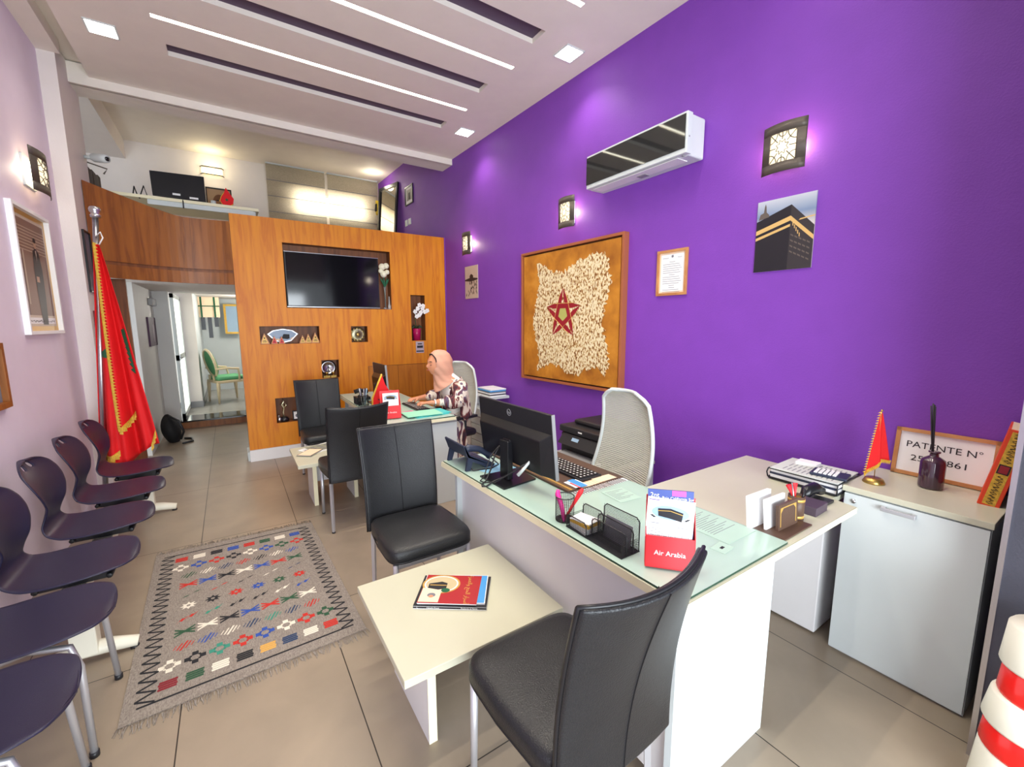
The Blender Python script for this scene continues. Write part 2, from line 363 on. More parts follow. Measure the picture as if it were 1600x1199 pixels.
# golden oak feature wall with niches
WY = 5.39; WT = backT(0, 0)
holes = [(.558, 1.684, 1.738, 2.386), (.278, 1.286, .877, 1.482), (1.229, 1.285, 1.424, 1.478), (1.984, 1.286, 2.178, 1.872), (.877, .871, 1.069, 1.085), (.373, .396, .86, .682)]
OW = thing('oak_feature_wall', 'golden oak veneered wall unit with display niches and television recess', 'wall unit', (1.28, 5.5, 0))
def holed(b, x0, z0, x1, z1, hs, y0, y1, mi=0):
    xs = sorted({x0, x1, *[h[0] for h in hs], *[h[2] for h in hs]}); zs = sorted({z0, z1, *[h[1] for h in hs], *[h[3] for h in hs]})
    nx, nz = len(xs), len(zs); vs = [(x, y, z) for y in (y0, y1) for z in zs for x in xs]; fs = []
    solid = lambda i, j: 0 <= i < nx-1 and 0 <= j < nz-1 and not any(h[0] <= (xs[i]+xs[i+1])/2 <= h[2] and h[1] <= (zs[j]+zs[j+1])/2 <= h[3] for h in hs)
    I = lambda k, j, i: k*nx*nz + j*nx + i
    for j in range(nz-1):
        for i in range(nx-1):
            if not solid(i, j): continue
            fs += [(I(0, j, i), I(0, j, i+1), I(0, j+1, i+1), I(0, j+1, i)), (I(1, j, i), I(1, j+1, i), I(1, j+1, i+1), I(1, j, i+1))]
            if not solid(i-1, j): fs.append((I(0, j, i), I(0, j+1, i), I(1, j+1, i), I(1, j, i)))
            if not solid(i+1, j): fs.append((I(0, j, i+1), I(1, j, i+1), I(1, j+1, i+1), I(0, j+1, i+1)))
            if not solid(i, j-1): fs.append((I(0, j, i), I(1, j, i), I(1, j, i+1), I(0, j, i+1)))
            if not solid(i, j+1): fs.append((I(0, j+1, i), I(0, j+1, i+1), I(1, j+1, i+1), I(1, j+1, i)))
    b.add(vs, fs, mi)
b = MB(); holed(b, .092, .13, 2.47, 2.63, holes + [(1.41, .56, 2.30, .985)], WY, WY+.02); b.build('front_panel', 'oak', OW)
b = MB(); b.box(.092, WY+.02, .13, .11, 5.66, 2.63); b.box(.092, WY+.02, 2.612, 2.47, 5.66, 2.63); b.build('side_panel', 'oakdark', OW)
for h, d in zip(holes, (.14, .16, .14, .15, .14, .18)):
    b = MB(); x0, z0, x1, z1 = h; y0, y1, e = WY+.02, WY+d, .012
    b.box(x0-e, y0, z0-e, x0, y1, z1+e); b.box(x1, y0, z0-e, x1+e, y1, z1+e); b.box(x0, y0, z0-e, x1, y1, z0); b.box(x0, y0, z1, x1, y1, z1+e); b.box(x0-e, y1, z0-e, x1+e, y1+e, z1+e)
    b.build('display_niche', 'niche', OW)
b = MB(); b.box(.09, WY-.012, 0, 2.47, WY+.02, .128); b.build('plinth', 'greylam', OW)
b = MB(); b.box(.07, WY+.03, 0, .092, 5.66, .1, 0); b.build('side_skirting', 'white', OW)
for x0, x1 in ((1.415, 1.53), (1.535, 1.785), (1.79, 2.15), (2.155, 2.295)):
    b = MB(); b.box(x0, WY+.004, .565, x1, WY+.022, .98); b.build('cabinet_door', 'oakmid', OW, bevel=.001)
b = MB(); b.box(1.41, WY+.012, .56, 2.30, WY+.03, .985); b.build('carcass', 'niche', OW)
# purple stub beside the unit
b = MB(); b.box(2.472, WY-.01, 0, 2.53, 5.7, 2.63); struct('wall_right_stub', b, 'purple')
b = MB(); b.box(2.05, -.5, 0, 2.75, .215, CZ); b.build('x', 'darkgrey').name = 'wall_front_column'
bpy.data.objects['wall_front_column']['kind'] = 'structure'
b = MB(); b.box(2.044, .205, 0, 2.05, .219, CZ); struct('trim_5', b, 'chrome')
# unseen street-front wall beside the open front; lintel set low to block high sky light
b = MB(); b.box(-1.15, -1.3, 0, -.95, -1.2, CZ); b.box(-1.15, -1.3, 2.55, 2.75, -1.2, CZ+.1); struct('wall_front', b, 'wallwhite')

# roman blinds upstairs
def blind(x0, x1, name, lb):
    m = M.get('blind')
    if not m:
        m = M['blind'] = bpy.data.materials.new('linen_blind'); m.use_nodes = True; nt = m.node_tree; nt.nodes.clear()
        out = nt.nodes.new('ShaderNodeOutputMaterial'); mx = nt.nodes.new('ShaderNodeMixShader'); mx.inputs[0].default_value = .45
        d = nt.nodes.new('ShaderNodeBsdfDiffuse'); tr = nt.nodes.new('ShaderNodeBsdfTranslucent')
        tc = nt.nodes.new('ShaderNodeTexCoord'); c = ramp(nt, noise(nt, tc.outputs['Object'], 60, 3, (1, 1, 4)), [(.3, srgb(170, 160, 140)), (.7, srgb(196, 186, 164))])
        nt.links.new(c, d.inputs[0]); nt.links.new(c, tr.inputs[0]); nt.links.new(d.outputs[0], mx.inputs[1]); nt.links.new(tr.outputs[0], mx.inputs[2]); nt.links.new(mx.outputs[0], out.inputs[0])
    t = thing(name, lb, 'blind', ((x0+x1)/2, 7.80, 3.0), 0, 'roman blinds on the mezzanine window')
    b = MB(); n = 4
    b.grid(lambda u, v: (x0+(x1-x0)*u, 7.80-.025*abs(math.sin(PI*n*v)), 3.93-.93*v), 4, 40, 0); b.build('fabric', m, t)
    b = MB()
    for k in range(1, n+1): b.box(x0, 7.79, 3.93-.93*k/n-.004, x1, 7.80, 3.93-.93*k/n+.002)
    b.build('rib', 'greyink', t)
    b = MB(); b.box(x0, 7.77, 3.925, x1, 7.85, 3.94); b.build('head_rail', 'white', t)
blind(.66, 1.49, 'roman_blind', 'left beige roman blind on the mezzanine window'); blind(1.53, 2.34, 'roman_blind', 'right beige roman blind on the mezzanine window, next to purple wall')
t = thing('window_1', 'sunlit mezzanine window behind the beige roman blinds', 'window', (1.58, 7.93, 3.26)); t['kind'] = 'structure'
b = MB()
for r in ((1.02, 3.26, 1.06, 3.62), (2.10, 3.26, 2.14, 3.62), (1.02, 3.26, 2.14, 3.30), (1.02, 3.58, 2.14, 3.62), (1.56, 3.26, 1.60, 3.62)): b.box(r[0], 7.93, r[1], r[2], 7.98, r[3])
b.build('window_frame', 'white', t)

# ================================================================ FURNITURE
# black leather visitor chair, local frame: origin on the floor, sitter faces +y
def leather_chair(label, loc, rotz):
    t = thing('leather_chair', label, 'chair', loc, rotz, 'black leather visitor chairs')
    b = MB(); w = .215
    def cush(u, v):
        # rounded cushion as a closed superellipse loft
        a = 2*PI*u; e = .28
        cx = math.copysign(abs(math.cos(a))**e, math.cos(a)); sx = math.copysign(abs(math.sin(a))**e, math.sin(a))
        k = [.0, .90, .97, 1.0, 1.0, .97, .86, .4, .0][int(round(v*8))]; z = [.395, .395, .400, .412, .452, .466, .474, .478, .479][int(round(v*8))]
        fr = 1.0 - .05*(sx < 0)
        return (w*cx*k*fr, .215*sx*k, z)
    b.grid(cush, 40, 8, 0); b.build('seat', 'leather', t, local=True)
    b = MB(); b.tube([(w*.99*math.copysign(abs(math.cos(a))**.28, math.cos(a))*(1-.05*(math.sin(a) < 0)), .213*math.copysign(abs(math.sin(a))**.28, math.sin(a)), .409) for a in [2*PI*k/40 for k in range(40)]], .0035, 6, closed=True)
    b.build('seat_piping', 'leatherpip', t, local=True)
    def bk(u, v, off):
        s = 2*u-1; hw = .200 + .006*v + .008*max(0, v-.6)
        z = .385 + .545*v + .012*v*s*s
        y = -.222 + .012*math.sin(PI*v) - .075*v**1.6 - (1-s*s)*(.012+.034*v)
        return (hw*s, y-off, z)
    N, K = 14, 16; th = .03; b = MB()
    vs = [bk(i/N, j/K, 0) for j in range(K+1) for i in range(N+1)] + [bk(i/N, j/K, th) for j in range(K+1) for i in range(N+1)]
    o2 = (N+1)*(K+1); I = lambda i, j, k=0: k*o2 + j*(N+1)+i; fs = []
    for j in range(K):
        for i in range(N): fs += [(I(i, j), I(i, j+1), I(i+1, j+1), I(i+1, j)), (I(i, j, 1), I(i+1, j, 1), I(i+1, j+1, 1), I(i, j+1, 1))]
        fs += [(I(0, j), I(0, j, 1), I(0, j+1, 1), I(0, j+1)), (I(N, j), I(N, j+1), I(N, j+1, 1), I(N, j, 1))]
    for i in range(N): fs += [(I(i, 0), I(i+1, 0), I(i+1, 0, 1), I(i, 0, 1)), (I(i, K), I(i, K, 1), I(i+1, K, 1), I(i+1, K))]
    b.add(vs, fs, 0, True); b.build('backrest', 'leather', t, local=True, bevel=.008, bseg=3)
    b = MB(); ring = [bk(0, j/K, th*.5) for j in range(K+1)] + [bk(i/N, 1, th*.5) for i in range(1, N+1)] + [bk(1, 1-j/K, th*.5) for j in range(1, K+1)]
    ring = [(p[0]*1.004, p[1], p[2]+.001) for p in ring]
    b.tube(ring, .0055, 6); b.build('piping', 'leatherpip', t, local=True)
    for off, nm in ((-.0012, 'front_seam'), (th+.0008, 'rear_seam')):
        b = MB(); b.tube([bk(.5, j/K*.985+.01, off) for j in range(K+1)], .0016, 5); b.build(nm, 'leatherpip', t, local=True)
    b = MB()
    for s in (-1, 1): b.box(s*.17-.01, -.195, .372, s*.17+.01, .19, .395)
    b.box(-.17, -.21, .372, .17, -.19, .395); b.box(-.17, .17, .372, .17, .19, .395); b.build('seat_frame', 'silver', t, local=True)
    for sx in (-1, 1):
        for sy in (-1, 1):
            b = MB(); b.tube([(sx*.185, sy*.185, .395), (sx*.19, sy*(.19 if sy > 0 else .20), .006)], [.0135, .0115], 10 if sy > 0 else 4)
            l = b.build('leg', 'silver', t, local=True)
            b = MB(); b.lathe([(.0125, 0), (.0125, .01)], 10, (sx*.19, sy*(.19 if sy > 0 else .20), 0)); b.build('foot_cap', 'black', l, local=True)
    return t
c0 = leather_chair('nearest black leather chair, its curved back to the camera at the front desk corner', (.745, .890, 0), 0)
dup(c0, (.745, 2.02, 0), PI, 'black leather chair facing the camera between near coffee table and rug')
dup(c0, (.712, 3.355, 0), 0, 'black leather chair seen from behind in front of the rear coffee table')
dup(c0, (.712, 4.43, 0), PI, 'farthest black leather chair, right in front of the oak wall')

# low white tables with panel legs
def low_table(label, x0, y0, x1, y1, lx, ly0, ly1, z=.41):
    t = thing('low_table', label, 'table', ((x0+x1)/2, (y0+y1)/2, 0), 0, 'low white tables between the chairs')
    b = MB(); b.box(x0, y0, z-.028, x1, y1, z); b.build('table_top', 'cream', t, bevel=.002)
    for a in (lx, x1-(lx-x0)-.03):
        b = MB(); b.box(a, ly0, 0, a+.03, ly1, z-.028, 0); p = b.build('panel_leg', 'greylam', t)
        b = MB(); b.box(a-.0005, ly0-.002, 0, a+.0305, ly0, z-.028, 0); b.build('edge_band', 'creamedge', p)
    b = MB(); b.box(lx+.03, (ly0+ly1)/2-.012, .16, x1-(lx-x0)-.03, (ly0+ly1)/2+.012, z-.028); b.build('cross_rail', 'greylam', t)
low_table('low white coffee table in the foreground with magazines on it', .366, 1.165, 1.0, 1.745, .487, 1.29, 1.68)
low_table('low white coffee table further back, near the oak wall', .366, 3.585, .96, 4.15, .487, 3.74, 4.05)

# reception desks
def desk(y0, y1, label, ret=None):
    t = thing('office_desk', label, 'desk', (1.25, (y0+y1)/2, 0), 0, 'white office desks')
    z1 = .737; b = MB()
    if ret:
        b.prism([(.975, y0), (2.13, y0-.010), (2.15, .722), (2.46, .722), (2.46, ret), (1.575, ret), (1.57, y1), (.935, y1)], z1-.026, z1, 0)
    else:
        b.prism([(.942, y0), (1.525, y0), (1.55, y1), (.942, y1)], z1-.026, z1, 0)
    tp = b.build('worktop', 'cream', t)
    xo = .935 if ret else .92
    b = MB()
    if ret: b.add([(.972, y0-.002, z1-.026), (2.13, y0-.012, z1-.026), (2.13, y0-.012, z1), (.972, y0-.002, z1)], [(0, 1, 2, 3)]); b.add([(.9735, y0-.002, z1-.026), (.9335, y1, z1-.026), (.9335, y1, z1), (.9735, y0-.002, z1)], [(0, 1, 2, 3)])
    else: b.add([(.941, y0-.002, z1-.026), (1.525, y0-.002, z1-.026), (1.525, y0-.002, z1), (.941, y0-.002, z1)], [(0, 1, 2, 3)]); b.add([(.9405, y0, z1-.026), (.9405, y1, z1-.026), (.9405, y1, z1), (.9405, y0, z1)], [(0, 1, 2, 3)])
    b.build('edge_band', 'creamedge', tp, fixn=False)
    b = MB(); b.box(1.0, y0+.03, 0, 1.545, y0+.055, z1-.05); b.build('end_panel', 'white', t, bevel=.001)
    b = MB(); b.box(1.0, y1-.06, 0, 1.50, y1-.035, z1-.05); b.build('end_panel', 'white', t)
    b = MB(); b.box(1.03, y0+.055, .06, 1.05, y1-.06, z1-.05); b.build('modesty_panel', 'greylam', t)
    b = MB(); b.box(1.0, y0+.028, z1-.05, 1.545, y0+.055, z1-.026); b.box(1.0, y1-.06, z1-.05, 1.5, y1-.035, z1-.026)
    b = MB(); b.box(1.0, y0+.028, z1-.05, 1.545, y0+.055, z1-.026); b.build('spacer', 'greystrip', t)
    b = MB(); b.box(1.0, y1-.06, z1-.05, 1.5, y1-.035, z1-.026); b.build('spacer', 'greystrip', t)
    for k in (.3, .62): b = MB(); b.box(1.02, y0+(y1-y0)*k-.03, z1-.052, 1.05, y0+(y1-y0)*k+.03, z1-.026); b.build('bracket', 'greystrip', t)
    if ret:
        b = MB(); b.box(1.1, ret-.06, .35, 2.2, ret-.04, z1-.03); b.build('rear_panel', 'greylam', t)
    return t
desk(.637, 2.145, 'large white L-shaped desk in the foreground running to the purple wall', 1.262)
desk(3.17, 4.89, 'white desk further back where the woman is working')
# glass sheets lying on the desks
def glass(y0, y1, x0, x1, x2, label, docs):
    z = .7375; t = thing('glass_desk_sheet', label, 'glass sheet', ((x0+x1)/2, (y0+y1)/2, z), 0, 'glass sheets on the desks')
    b = MB(); b.prism([(x0+.006, y0+.008), (x1, y0+.004), (x1, y1-.008), (x2+.008, y1-.008)], z, z+.007, 0, smi=1)
    return b.build('glass_pane', ['glassgreen', 'glassedge'], t), b
M['undergreen'] = mat('pale_green_tint_print', srgb(176, 204, 190), .5)
glass(.637, 2.145, .975, 1.568, .935, 'green tinted glass sheet covering the front desk top', 1)
glass(3.17, 4.89, .942, 1.52, .942, 'green tinted glass sheet covering the rear desk top', 1)

# white lockable cabinet by the shopfront
t = thing('white_cabinet', 'white lockable low cabinet with grey bar handle beside the dark column', 'cabinet', (2.42, .49, 0))
cx0, cx1, cy0, cy1 = 2.222, 2.625, .262, .705
b = MB(); b.box(cx0+.016, cy0, .0, cx1, cy1, .762); b.build('body', 'white', t, bevel=.001)
b = MB(); b.box(cx0-.004, cy0-.006, .765, cx1+.01, cy1+.006, .79); b.build('top_panel', 'cream', t, bevel=.002)
d_ = MB().box(cx0, cy0+.002, .012, cx0+.016, cy1-.002, .758).build('cabinet_door', 'white', t, bevel=.0015)
b = MB(); T = frameT((cx0, .515, .735), (0, -1, 0), (-1, 0, 0))
b.box(-.055, -.009, 0, -.040, .009, .02, 0, T); b.box(.040, -.009, 0, .055, .009, .02, 0, T); b.box(-.055, -.008, .018, .055, .008, .025, 0, T); b.build('handle', 'silver', d_, bevel=.002)
b = MB(); b.tube([(cx0+.002, .667, .728), (cx0-.006, .667, .728)], .009, 14); b.build('lock', 'chrome', d_)
# pedestal under the desk return
t = thing('under_desk_pedestal', 'white pedestal unit standing under the desk return beside the cabinet', 'cabinet', (2.36, .95, 0))
MB().box(2.255, .775, .01, 2.56, 1.23, .555).build('body', 'greylam', t, bevel=.004)
MB().box(2.25, .77, .555, 2.565, 1.235, .575).build('top_panel', 'white', t, bevel=.003)
b = MB(); b.box(2.28, .79, .575, 2.52, 1.0, .60, 0); b.box(2.278, .788, .60, 2.525, 1.002, .606, 1); b.box(2.278, .788, .5752, 2.525, 1.002, .577, 1)
tag(b.build('ledger_book', ['paper', 'navy']), 'navy bound ledger lying on the pedestal under the desk return', 'book')
b = MB(); b.box(2.30, .80, .607, 2.53, 1.02, .632); tag(b.build('brown_folder', 'brown', bevel=.003), 'brown folder on top of the navy ledger under the desk return', 'folder')
# drawer unit by the woman, plus low printer cabinet
t = thing('drawer_unit', 'white three-drawer unit behind the woman by the purple wall', 'drawer unit', (2.36, 4.1, 0))
MB().box(2.215, 3.80, 0, 2.50, 4.20, .60).build('body', 'white', t, bevel=.002)
for k in range(3):
    z = .44-.185*k; d_ = MB().box(2.20, 3.81, z-.03, 2.215, 4.19, z+.148).build('drawer', 'white', t, bevel=.002)
    b = MB(); b.box(2.188, 3.94, z+.055, 2.192, 4.06, z+.07); b.box(2.19, 3.94, z+.055, 2.20, 3.95, z+.07); b.box(2.19, 4.05, z+.055, 2.20, 4.06, z+.07); b.build('handle', 'greystrip', d_)
t = thing('side_shelf', 'white wall-side shelf board stacked with magazines behind the woman', 'shelf', (2.38, 4.1, .60))
MB().box(2.22, 3.86, .70, 2.50, 4.75, .725).build('shelf_board', 'white', t); MB().box(2.25, 4.3, 0, 2.50, 4.74, .70).build('shelf_support', 'greylam', t)
for k, (c, dx) in enumerate((('paper', 0), ('navy', .01), ('paper', -.006), ('greystrip', .008), ('blue', 0), ('paper', .012))):
    b = MB(); b.box(2.27+dx, 3.88+dx, .725+.013*k, 2.47+dx, 4.16+dx, .7365+.013*k); tag(b.build('magazine', c, bevel=.001), ['bottom white magazine of the stack behind the woman', 'second-lowest dark magazine of the stack behind the woman', 'third white magazine of the stack behind the woman', 'grey magazine in the stack behind the woman', 'blue magazine near the top of the stack behind the woman', 'topmost white magazine of the stack behind the woman'][k], 'magazine', 'magazines stacked on the side shelf')
t = thing('printer_stand', 'white low stand carrying the black printer by the purple wall', 'cabinet', (2.2, 2.2, 0))
MB().box(1.99, 1.92, 0, 2.48, 2.50, .50).build('body', 'white', t, bevel=.002)
MB().box(1.985, 1.915, .50, 2.485, 2.505, .52).build('top_panel', 'cream', t)

# mesh-backed office chairs, local frame: sitter faces +y
M['mesh'] = mat('woven_chair_mesh', srgb(196, 194, 180), .6)
def mesh_chair(label, loc, rotz, arms=True):
    t = thing('mesh_office_chair', label, 'office chair', loc, rotz, 'office chairs with pale mesh backs')
    def hw(v): return (.235 - .055*v**1.3)*min(1, (1.02-v)*9)**.35*(min(1, (v+.06)*6)**.5)
    def P_(u, v, k=1.0):
        s = 2*u-1; return (hw(v)*s*k, -.20-.05*math.sin(PI*v)*(1)-.05*v + .035*s*s, .56+.56*v)
    b = MB(); n, m = 44, 52; wv = .0029
    for j in range(m+1):      # woven strands with open gaps
        v = j/m; b.tube([P_(i/14, v) for i in range(15)], wv*1.25, 4)
    for i in range(n+1): b.tube([P_(i/n, j/12) for j in range(13)], wv, 4)
    b.build('mesh_panel', 'mesh', t, local=True)
    ring = [P_(0, j/20) for j in range(21)] + [P_(i/10, 1) for i in range(1, 11)] + [P_(1, 1-j/20) for j in range(1, 21)] + [P_(1-i/10, 0) for i in range(1, 10)]
    b = MB(); b.tube(ring, .011, 8, closed=True); b.build('back_frame', 'white', t, local=True)
    b = MB(); b.tube([(0, -.232, .60), (0, -.25, .54), (0, -.22, .44), (0, -.05, .40)], .022, 8); b.build('back_support', 'white', t, local=True)
    b = MB(); b.box(-.24, -.22, .42, .24, .25, .49); b.build('seat', 'black', t, local=True, bevel=.03, bseg=4)
    b = MB(); b.lathe([(.028, .08), (.028, .25), (.018, .25), (.018, .42)], 14); b.build('gas_column', 'black', t, local=True)
    for k in range(5):
        a = 2*PI*k/5+.3; c, s = math.cos(a), math.sin(a)
        b = MB(); b.tube([(0, 0, .11), (.30*c, .30*s, .075)], [.026, .016], 8); l = b.build('base_arm', 'white', t, local=True)
        b = MB(); b.tube([(.30*c-.02*s, .30*s+.02*c, .03), (.30*c+.02*s, .30*s-.02*c, .03)], .03, 14); b.build('castor', 'black', l, local=True)
    if arms:
        for s in (-1, 1):
            b = MB(); b.tube([(s*.22, -.05, .44), (s*.285, -.03, .46), (s*.285, -.03, .62)], .014, 8); b.box(s*.285-.03, -.16, .62, s*.285+.03, .12, .645); b.build('armrest', 'black', t, local=True, bevel=.006)
    return t
oc = mesh_chair('empty office chair with pale grey mesh back behind the front desk', (1.62, 1.67, 0), PI/2-.12, False)
mesh_chair('office chair with pale mesh back that the woman sits on', (1.70, 3.80, 0), PI/2+.22)

# ---------------------------------------------------------------- waiting seats
# moulded shell, local frame: sitter faces +y
def shell_mb():
    prof = [(.215, .425, .0), (.212, .437, .45), (.19, .446, .75), (.13, .449, .93), (.05, .444, 1.0), (-.04, .438, .99), (-.12, .438, .90), (-.175, .455, .76), (-.200, .495, .64), (-.196, .545, .60), (-.188, .595, .68), (-.190, .65, .84), (-.203, .70, .93), (-.222, .745, .95), (-.245, .785, .88), (-.262, .812, .68), (-.272, .825, .40), (-.275, .829, .0)]
    n = len(prof)-1
    def fn(u, v):
        x = v*n; i = min(int(x), n-1); f = x-i; a, c = prof[i], prof[i+1]
        y, z, w = (a[k]+(c[k]-a[k])*f for k in range(3)); s = 2*u-1
        back = max(0, min(1, (z-.47)/.12))
        return (.212*w*s, y + .030*back*s*s + .0, z + (1-back)*(.010*s*s))
    nu, nv = 12, 34
    skip = lambda i, j: j in (28, 29) and i in (4, 7)
    return MB().grid(fn, nu, nv, 0, skip)
def shell(parent, T=None):
    b = shell_mb()
    if T is not None: b.v = [T @ p for p in b.v]
    return b.build('seat_shell', 'shell', parent, local=True, solid=.010, sub=1)
t = thing('beam_seating', 'white beam with four joined aubergine plastic seats along the lilac wall', 'bench', (-.655, 3.35, 0))
for y in (4.12, 3.58, 3.07, 2.56):
    T = Matrix.Translation((0, y-3.35, 0)) @ Matrix.Rotation(-PI/2, 4, 'Z')
    sh = shell(t, T)
    b = MB(T=T); b.box(-.09, -.10, .385, -.05, .12, .428); b.box(.05, -.10, .385, .09, .12, .428); b.tube([(-.12, .13, .405), (.12, .13, .405)], .012, 8); b.tube([(-.12, -.10, .405), (.12, -.10, .405)], .012, 8)
    b.build('seat_bracket', 'black', sh, local=True, bevel=.003)
MB().box(-.03, -1.0, .335, .05, 1.0, .385).build('beam', 'ivory', t, local=True, bevel=.006)
for y in (4.30, 2.50):
    yy = y-3.35; b = MB(); b.box(-.035, yy-.035, .04, .055, yy+.035, .335); l = b.build('pillar_leg', 'ivory', t, local=True, bevel=.006)
    b = MB(); b.tube([(-.24, yy, .03), (-.12, yy, .045), (.0, yy, .06), (.10, yy, .048), (.185, yy, .03)], [.022, .03, .036, .032, .024], 10, flat=.8); b.build('foot', 'ivory', l, local=True)
    b = MB(); b.lathe([(.018, 0), (.018, .012)], 10, (.17, yy, 0)); b.build('glide', 'black', l, local=True); b = MB(); b.lathe([(.018, 0), (.018, .012)], 10, (-.22, yy, 0)); b.build('glide', 'black', l, local=True)
def four_leg(label, loc):
    t = thing('plastic_side_chair', label, 'chair', loc, -PI/2, 'four-legged plastic chairs in the waiting row')
    shell(t)
    for sx in (-1, 1):
        b = MB(); b.tube([(sx*.20, .155, .012), (sx*.165, .145, .33), (sx*.155, .125, .405), (sx*.14, .02, .422), (sx*.155, -.125, .405), (sx*.17, -.155, .33), (sx*.215, -.21, .012)], .011, 10)
        b.build('leg_frame', 'silver', t, local=True)
        for (x, y) in ((.20, .155), (.215, -.21)):
            b = MB(); b.lathe([(.014, 0), (.014, .02)], 10, (sx*x, y, 0)); b.build('foot_cap', 'black', t, local=True)
    b = MB(); b.tube([(-.15, .06, .418), (.15, .06, .418)], .009, 8); b.build('cross_bar', 'silver', t, local=True)
    return t
fl = four_leg('aubergine plastic chair with four silver legs next to the beam seats', (-.665, 2.10, 0))
dup(fl, (-.675, 1.645, 0), -PI/2, 'nearest aubergine plastic chair on silver legs, cut off at left edge')

# ================================================================ THINGS ON THE FRONT DESK
G = .7447     # top of the glass sheet
# desk telephone seen from behind
t = thing('desk_telephone', 'dark blue office telephone at the far end of the front desk', 'telephone', (1.05, 2.02, G))
b = MB(); T = frameT((1.05, 2.02, G), (0, 1, 0), (0, 0, 1))   # u -> +y, v -> -x
b.prism([(-.12, -.02), (.12, -.02), (.12, .01), (-.12, .01)], 0, .001, 0, T)
side = [(.085, .0), (-.055, .075), (-.085, .135), (-.095, .13), (-.07, .07), (-.085, .0), (-.06, .0), (-.045, .045), (.02, .012), (.03, 0)]
b = MB()
for y in (-.118, .10):
    v = [(1.05+px, 2.02+y+dy, G+pz) for dy in (0, .016) for px, pz in side]
    n = len(side); b.add(v, [tuple(range(n)), tuple(range(2*n-1, n-1, -1))] + [(i, n+i, n+(i+1) % n, (i+1) % n) for i in range(n)])
b.build('side_stand', 'navy', t)
b = MB(); b.add([(1.05+x, 2.02+y, G+z) for y in (-.118, .116) for x, z in ((.09, .012), (-.06, .082), (-.088, .138), (-.096, .134), (-.075, .072), (.08, .0))], [(0, 1, 2, 3, 4, 5), (11, 10, 9, 8, 7, 6)] + [(i, 6+i, 6+(i+1) % 6, (i+1) % 6) for i in range(6)])
b.build('body', 'navy', t, bevel=.003)
b = MB()
for i in range(4):
    for j in range(3): b.box(1.055+.017*i-.0, 2.00+.02*j, G+.036-.0085*i+.006, 1.067+.017*i, 2.014+.02*j, G+.036-.0085*i+.012)
k_ = b.build('keypad', 'black', t); k_['kind'] = 'stuff'
b = MB(); b.tube([(1.13, 1.94, G+.045), (1.115, 1.94, G+.065), (1.06, 1.94, G+.098), (1.0, 1.94, G+.112), (.975, 1.94, G+.098)], [.020, .021, .016, .02, .021], 10); b.build('handset', 'navy', t)
b = MB(); b.tube([(1.13, 1.925, G+.04), (1.16, 1.90, G+.005), (1.10, 1.87, G+.004), (1.0, 1.89, G+.004), (.985, 1.93, G+.03)], .004, 6); b.build('cord', 'black', t)

# desktop monitor from behind
def monitor(label, x, y0, y1, z0, z1, tilt, base, logo=True, yawd=0):
    cxm, cym = x, (y0+y1)/2
    t = thing('computer_monitor', label, 'monitor', (cxm, cym, G), yawd, 'desktop monitors')
    w, h = (y1-y0)/2, z1-z0; R_ = Matrix.Translation((0, 0, z0-G)) @ Matrix.Rotation(tilt, 4, 'Y')
    b = MB(T=R_); b.box(-.004, -w, 0, .012, w, h); b.build('display_panel', 'black', t, local=True, bevel=.003)
    b = MB(T=R_); b.add([(-.004, -w+.01, .005), (-.004, w-.01, .005), (-.004, w-.01, h*.70), (-.004, -w+.01, h*.70), (-.040, -w+.06, .02), (-.040, w-.06, .02), (-.040, w-.05, h*.60), (-.040, -w+.05, h*.60)], [(4, 5, 6, 7), (0, 1, 5, 4), (1, 2, 6, 5), (2, 3, 7, 6), (3, 0, 4, 7)], 0)
    b.build('rear_housing', 'blacksatin', t, local=True, bevel=.004)
    b = MB(T=R_); b.box(.0121, -w+.006, .018, .0126, w-.006, h-.006); b.build('screen', 'screen', t, local=True)
    b = MB(T=R_)
    for a, c in ((-w-.002, -w+.0008), (w-.0008, w+.002)): b = MB(T=R_); b.box(-.0045, a, 0, .0130, c, h); b.build('bezel', 'greystrip', t, local=True)
    if logo:
        b = MB(T=R_ @ frameT((-.0046, .02, h*.86), (0, -1, 0), (-1, 0, 0)))
        b.tube([(.016*math.cos(a), .016*math.sin(a), 0) for a in [2*PI*k/28 for k in range(28)]], .0012, 5, closed=True)
        b.text('hp', .022, Matrix(), 0, .0003); b.build('maker_badge', 'greystrip', t, local=True)
    b = MB(); bx = -.06; b.box(-.075, -.035, .012, -.045, .035, (z0-G)+h*.42); b.box(-.06, -.03, (z0-G)+h*.30, -.03, .03, (z0-G)+h*.44); b.build('stand_neck', 'blacksatin', t, local=True, bevel=.003)
    b = MB(); b.prism(base, 0, .008); b.build('stand_base', 'blacksatin', t, local=True, bevel=.002)
    return t
mo = monitor('large black computer monitor seen from behind on the front desk', 1.135, 1.385, 1.995, .82, 1.118, -.10, [(-.14, -.10), (.06, -.08), (.075, .10), (-.145, .11)], yawd=.02)
b = MB(); b.tube([(1.10, 1.76, .92), (1.07, 1.78, .86), (1.03, 1.76, .79), (.98, 1.72, .752), (.945, 1.70, .748), (.93, 1.67, .75), (.945, 1.66, .75), (1.0, 1.69, .752), (1.05, 1.62, .80), (1.085, 1.55, .86)], .0042, 6)
b.tube([(1.10, 1.77, .91), (1.05, 1.80, .84), (.99, 1.76, .756), (.955, 1.735, .752), (.96, 1.70, .752), (1.0, 1.665, .757), (1.06, 1.58, .83), (1.09, 1.53, .875)], .003, 6)
ca = b.build('monitor_cable', 'black'); tag(ca, 'black looped cables hanging behind the front desk monitor', 'cable')
b = MB(); b.tube([(1.10, 1.52, .885), (1.075, 1.545, .84), (1.06, 1.565, .81)], [.006, .0075, .009], 8); b.build('white_plug', 'white', ca, label='white cable plug') if False else None
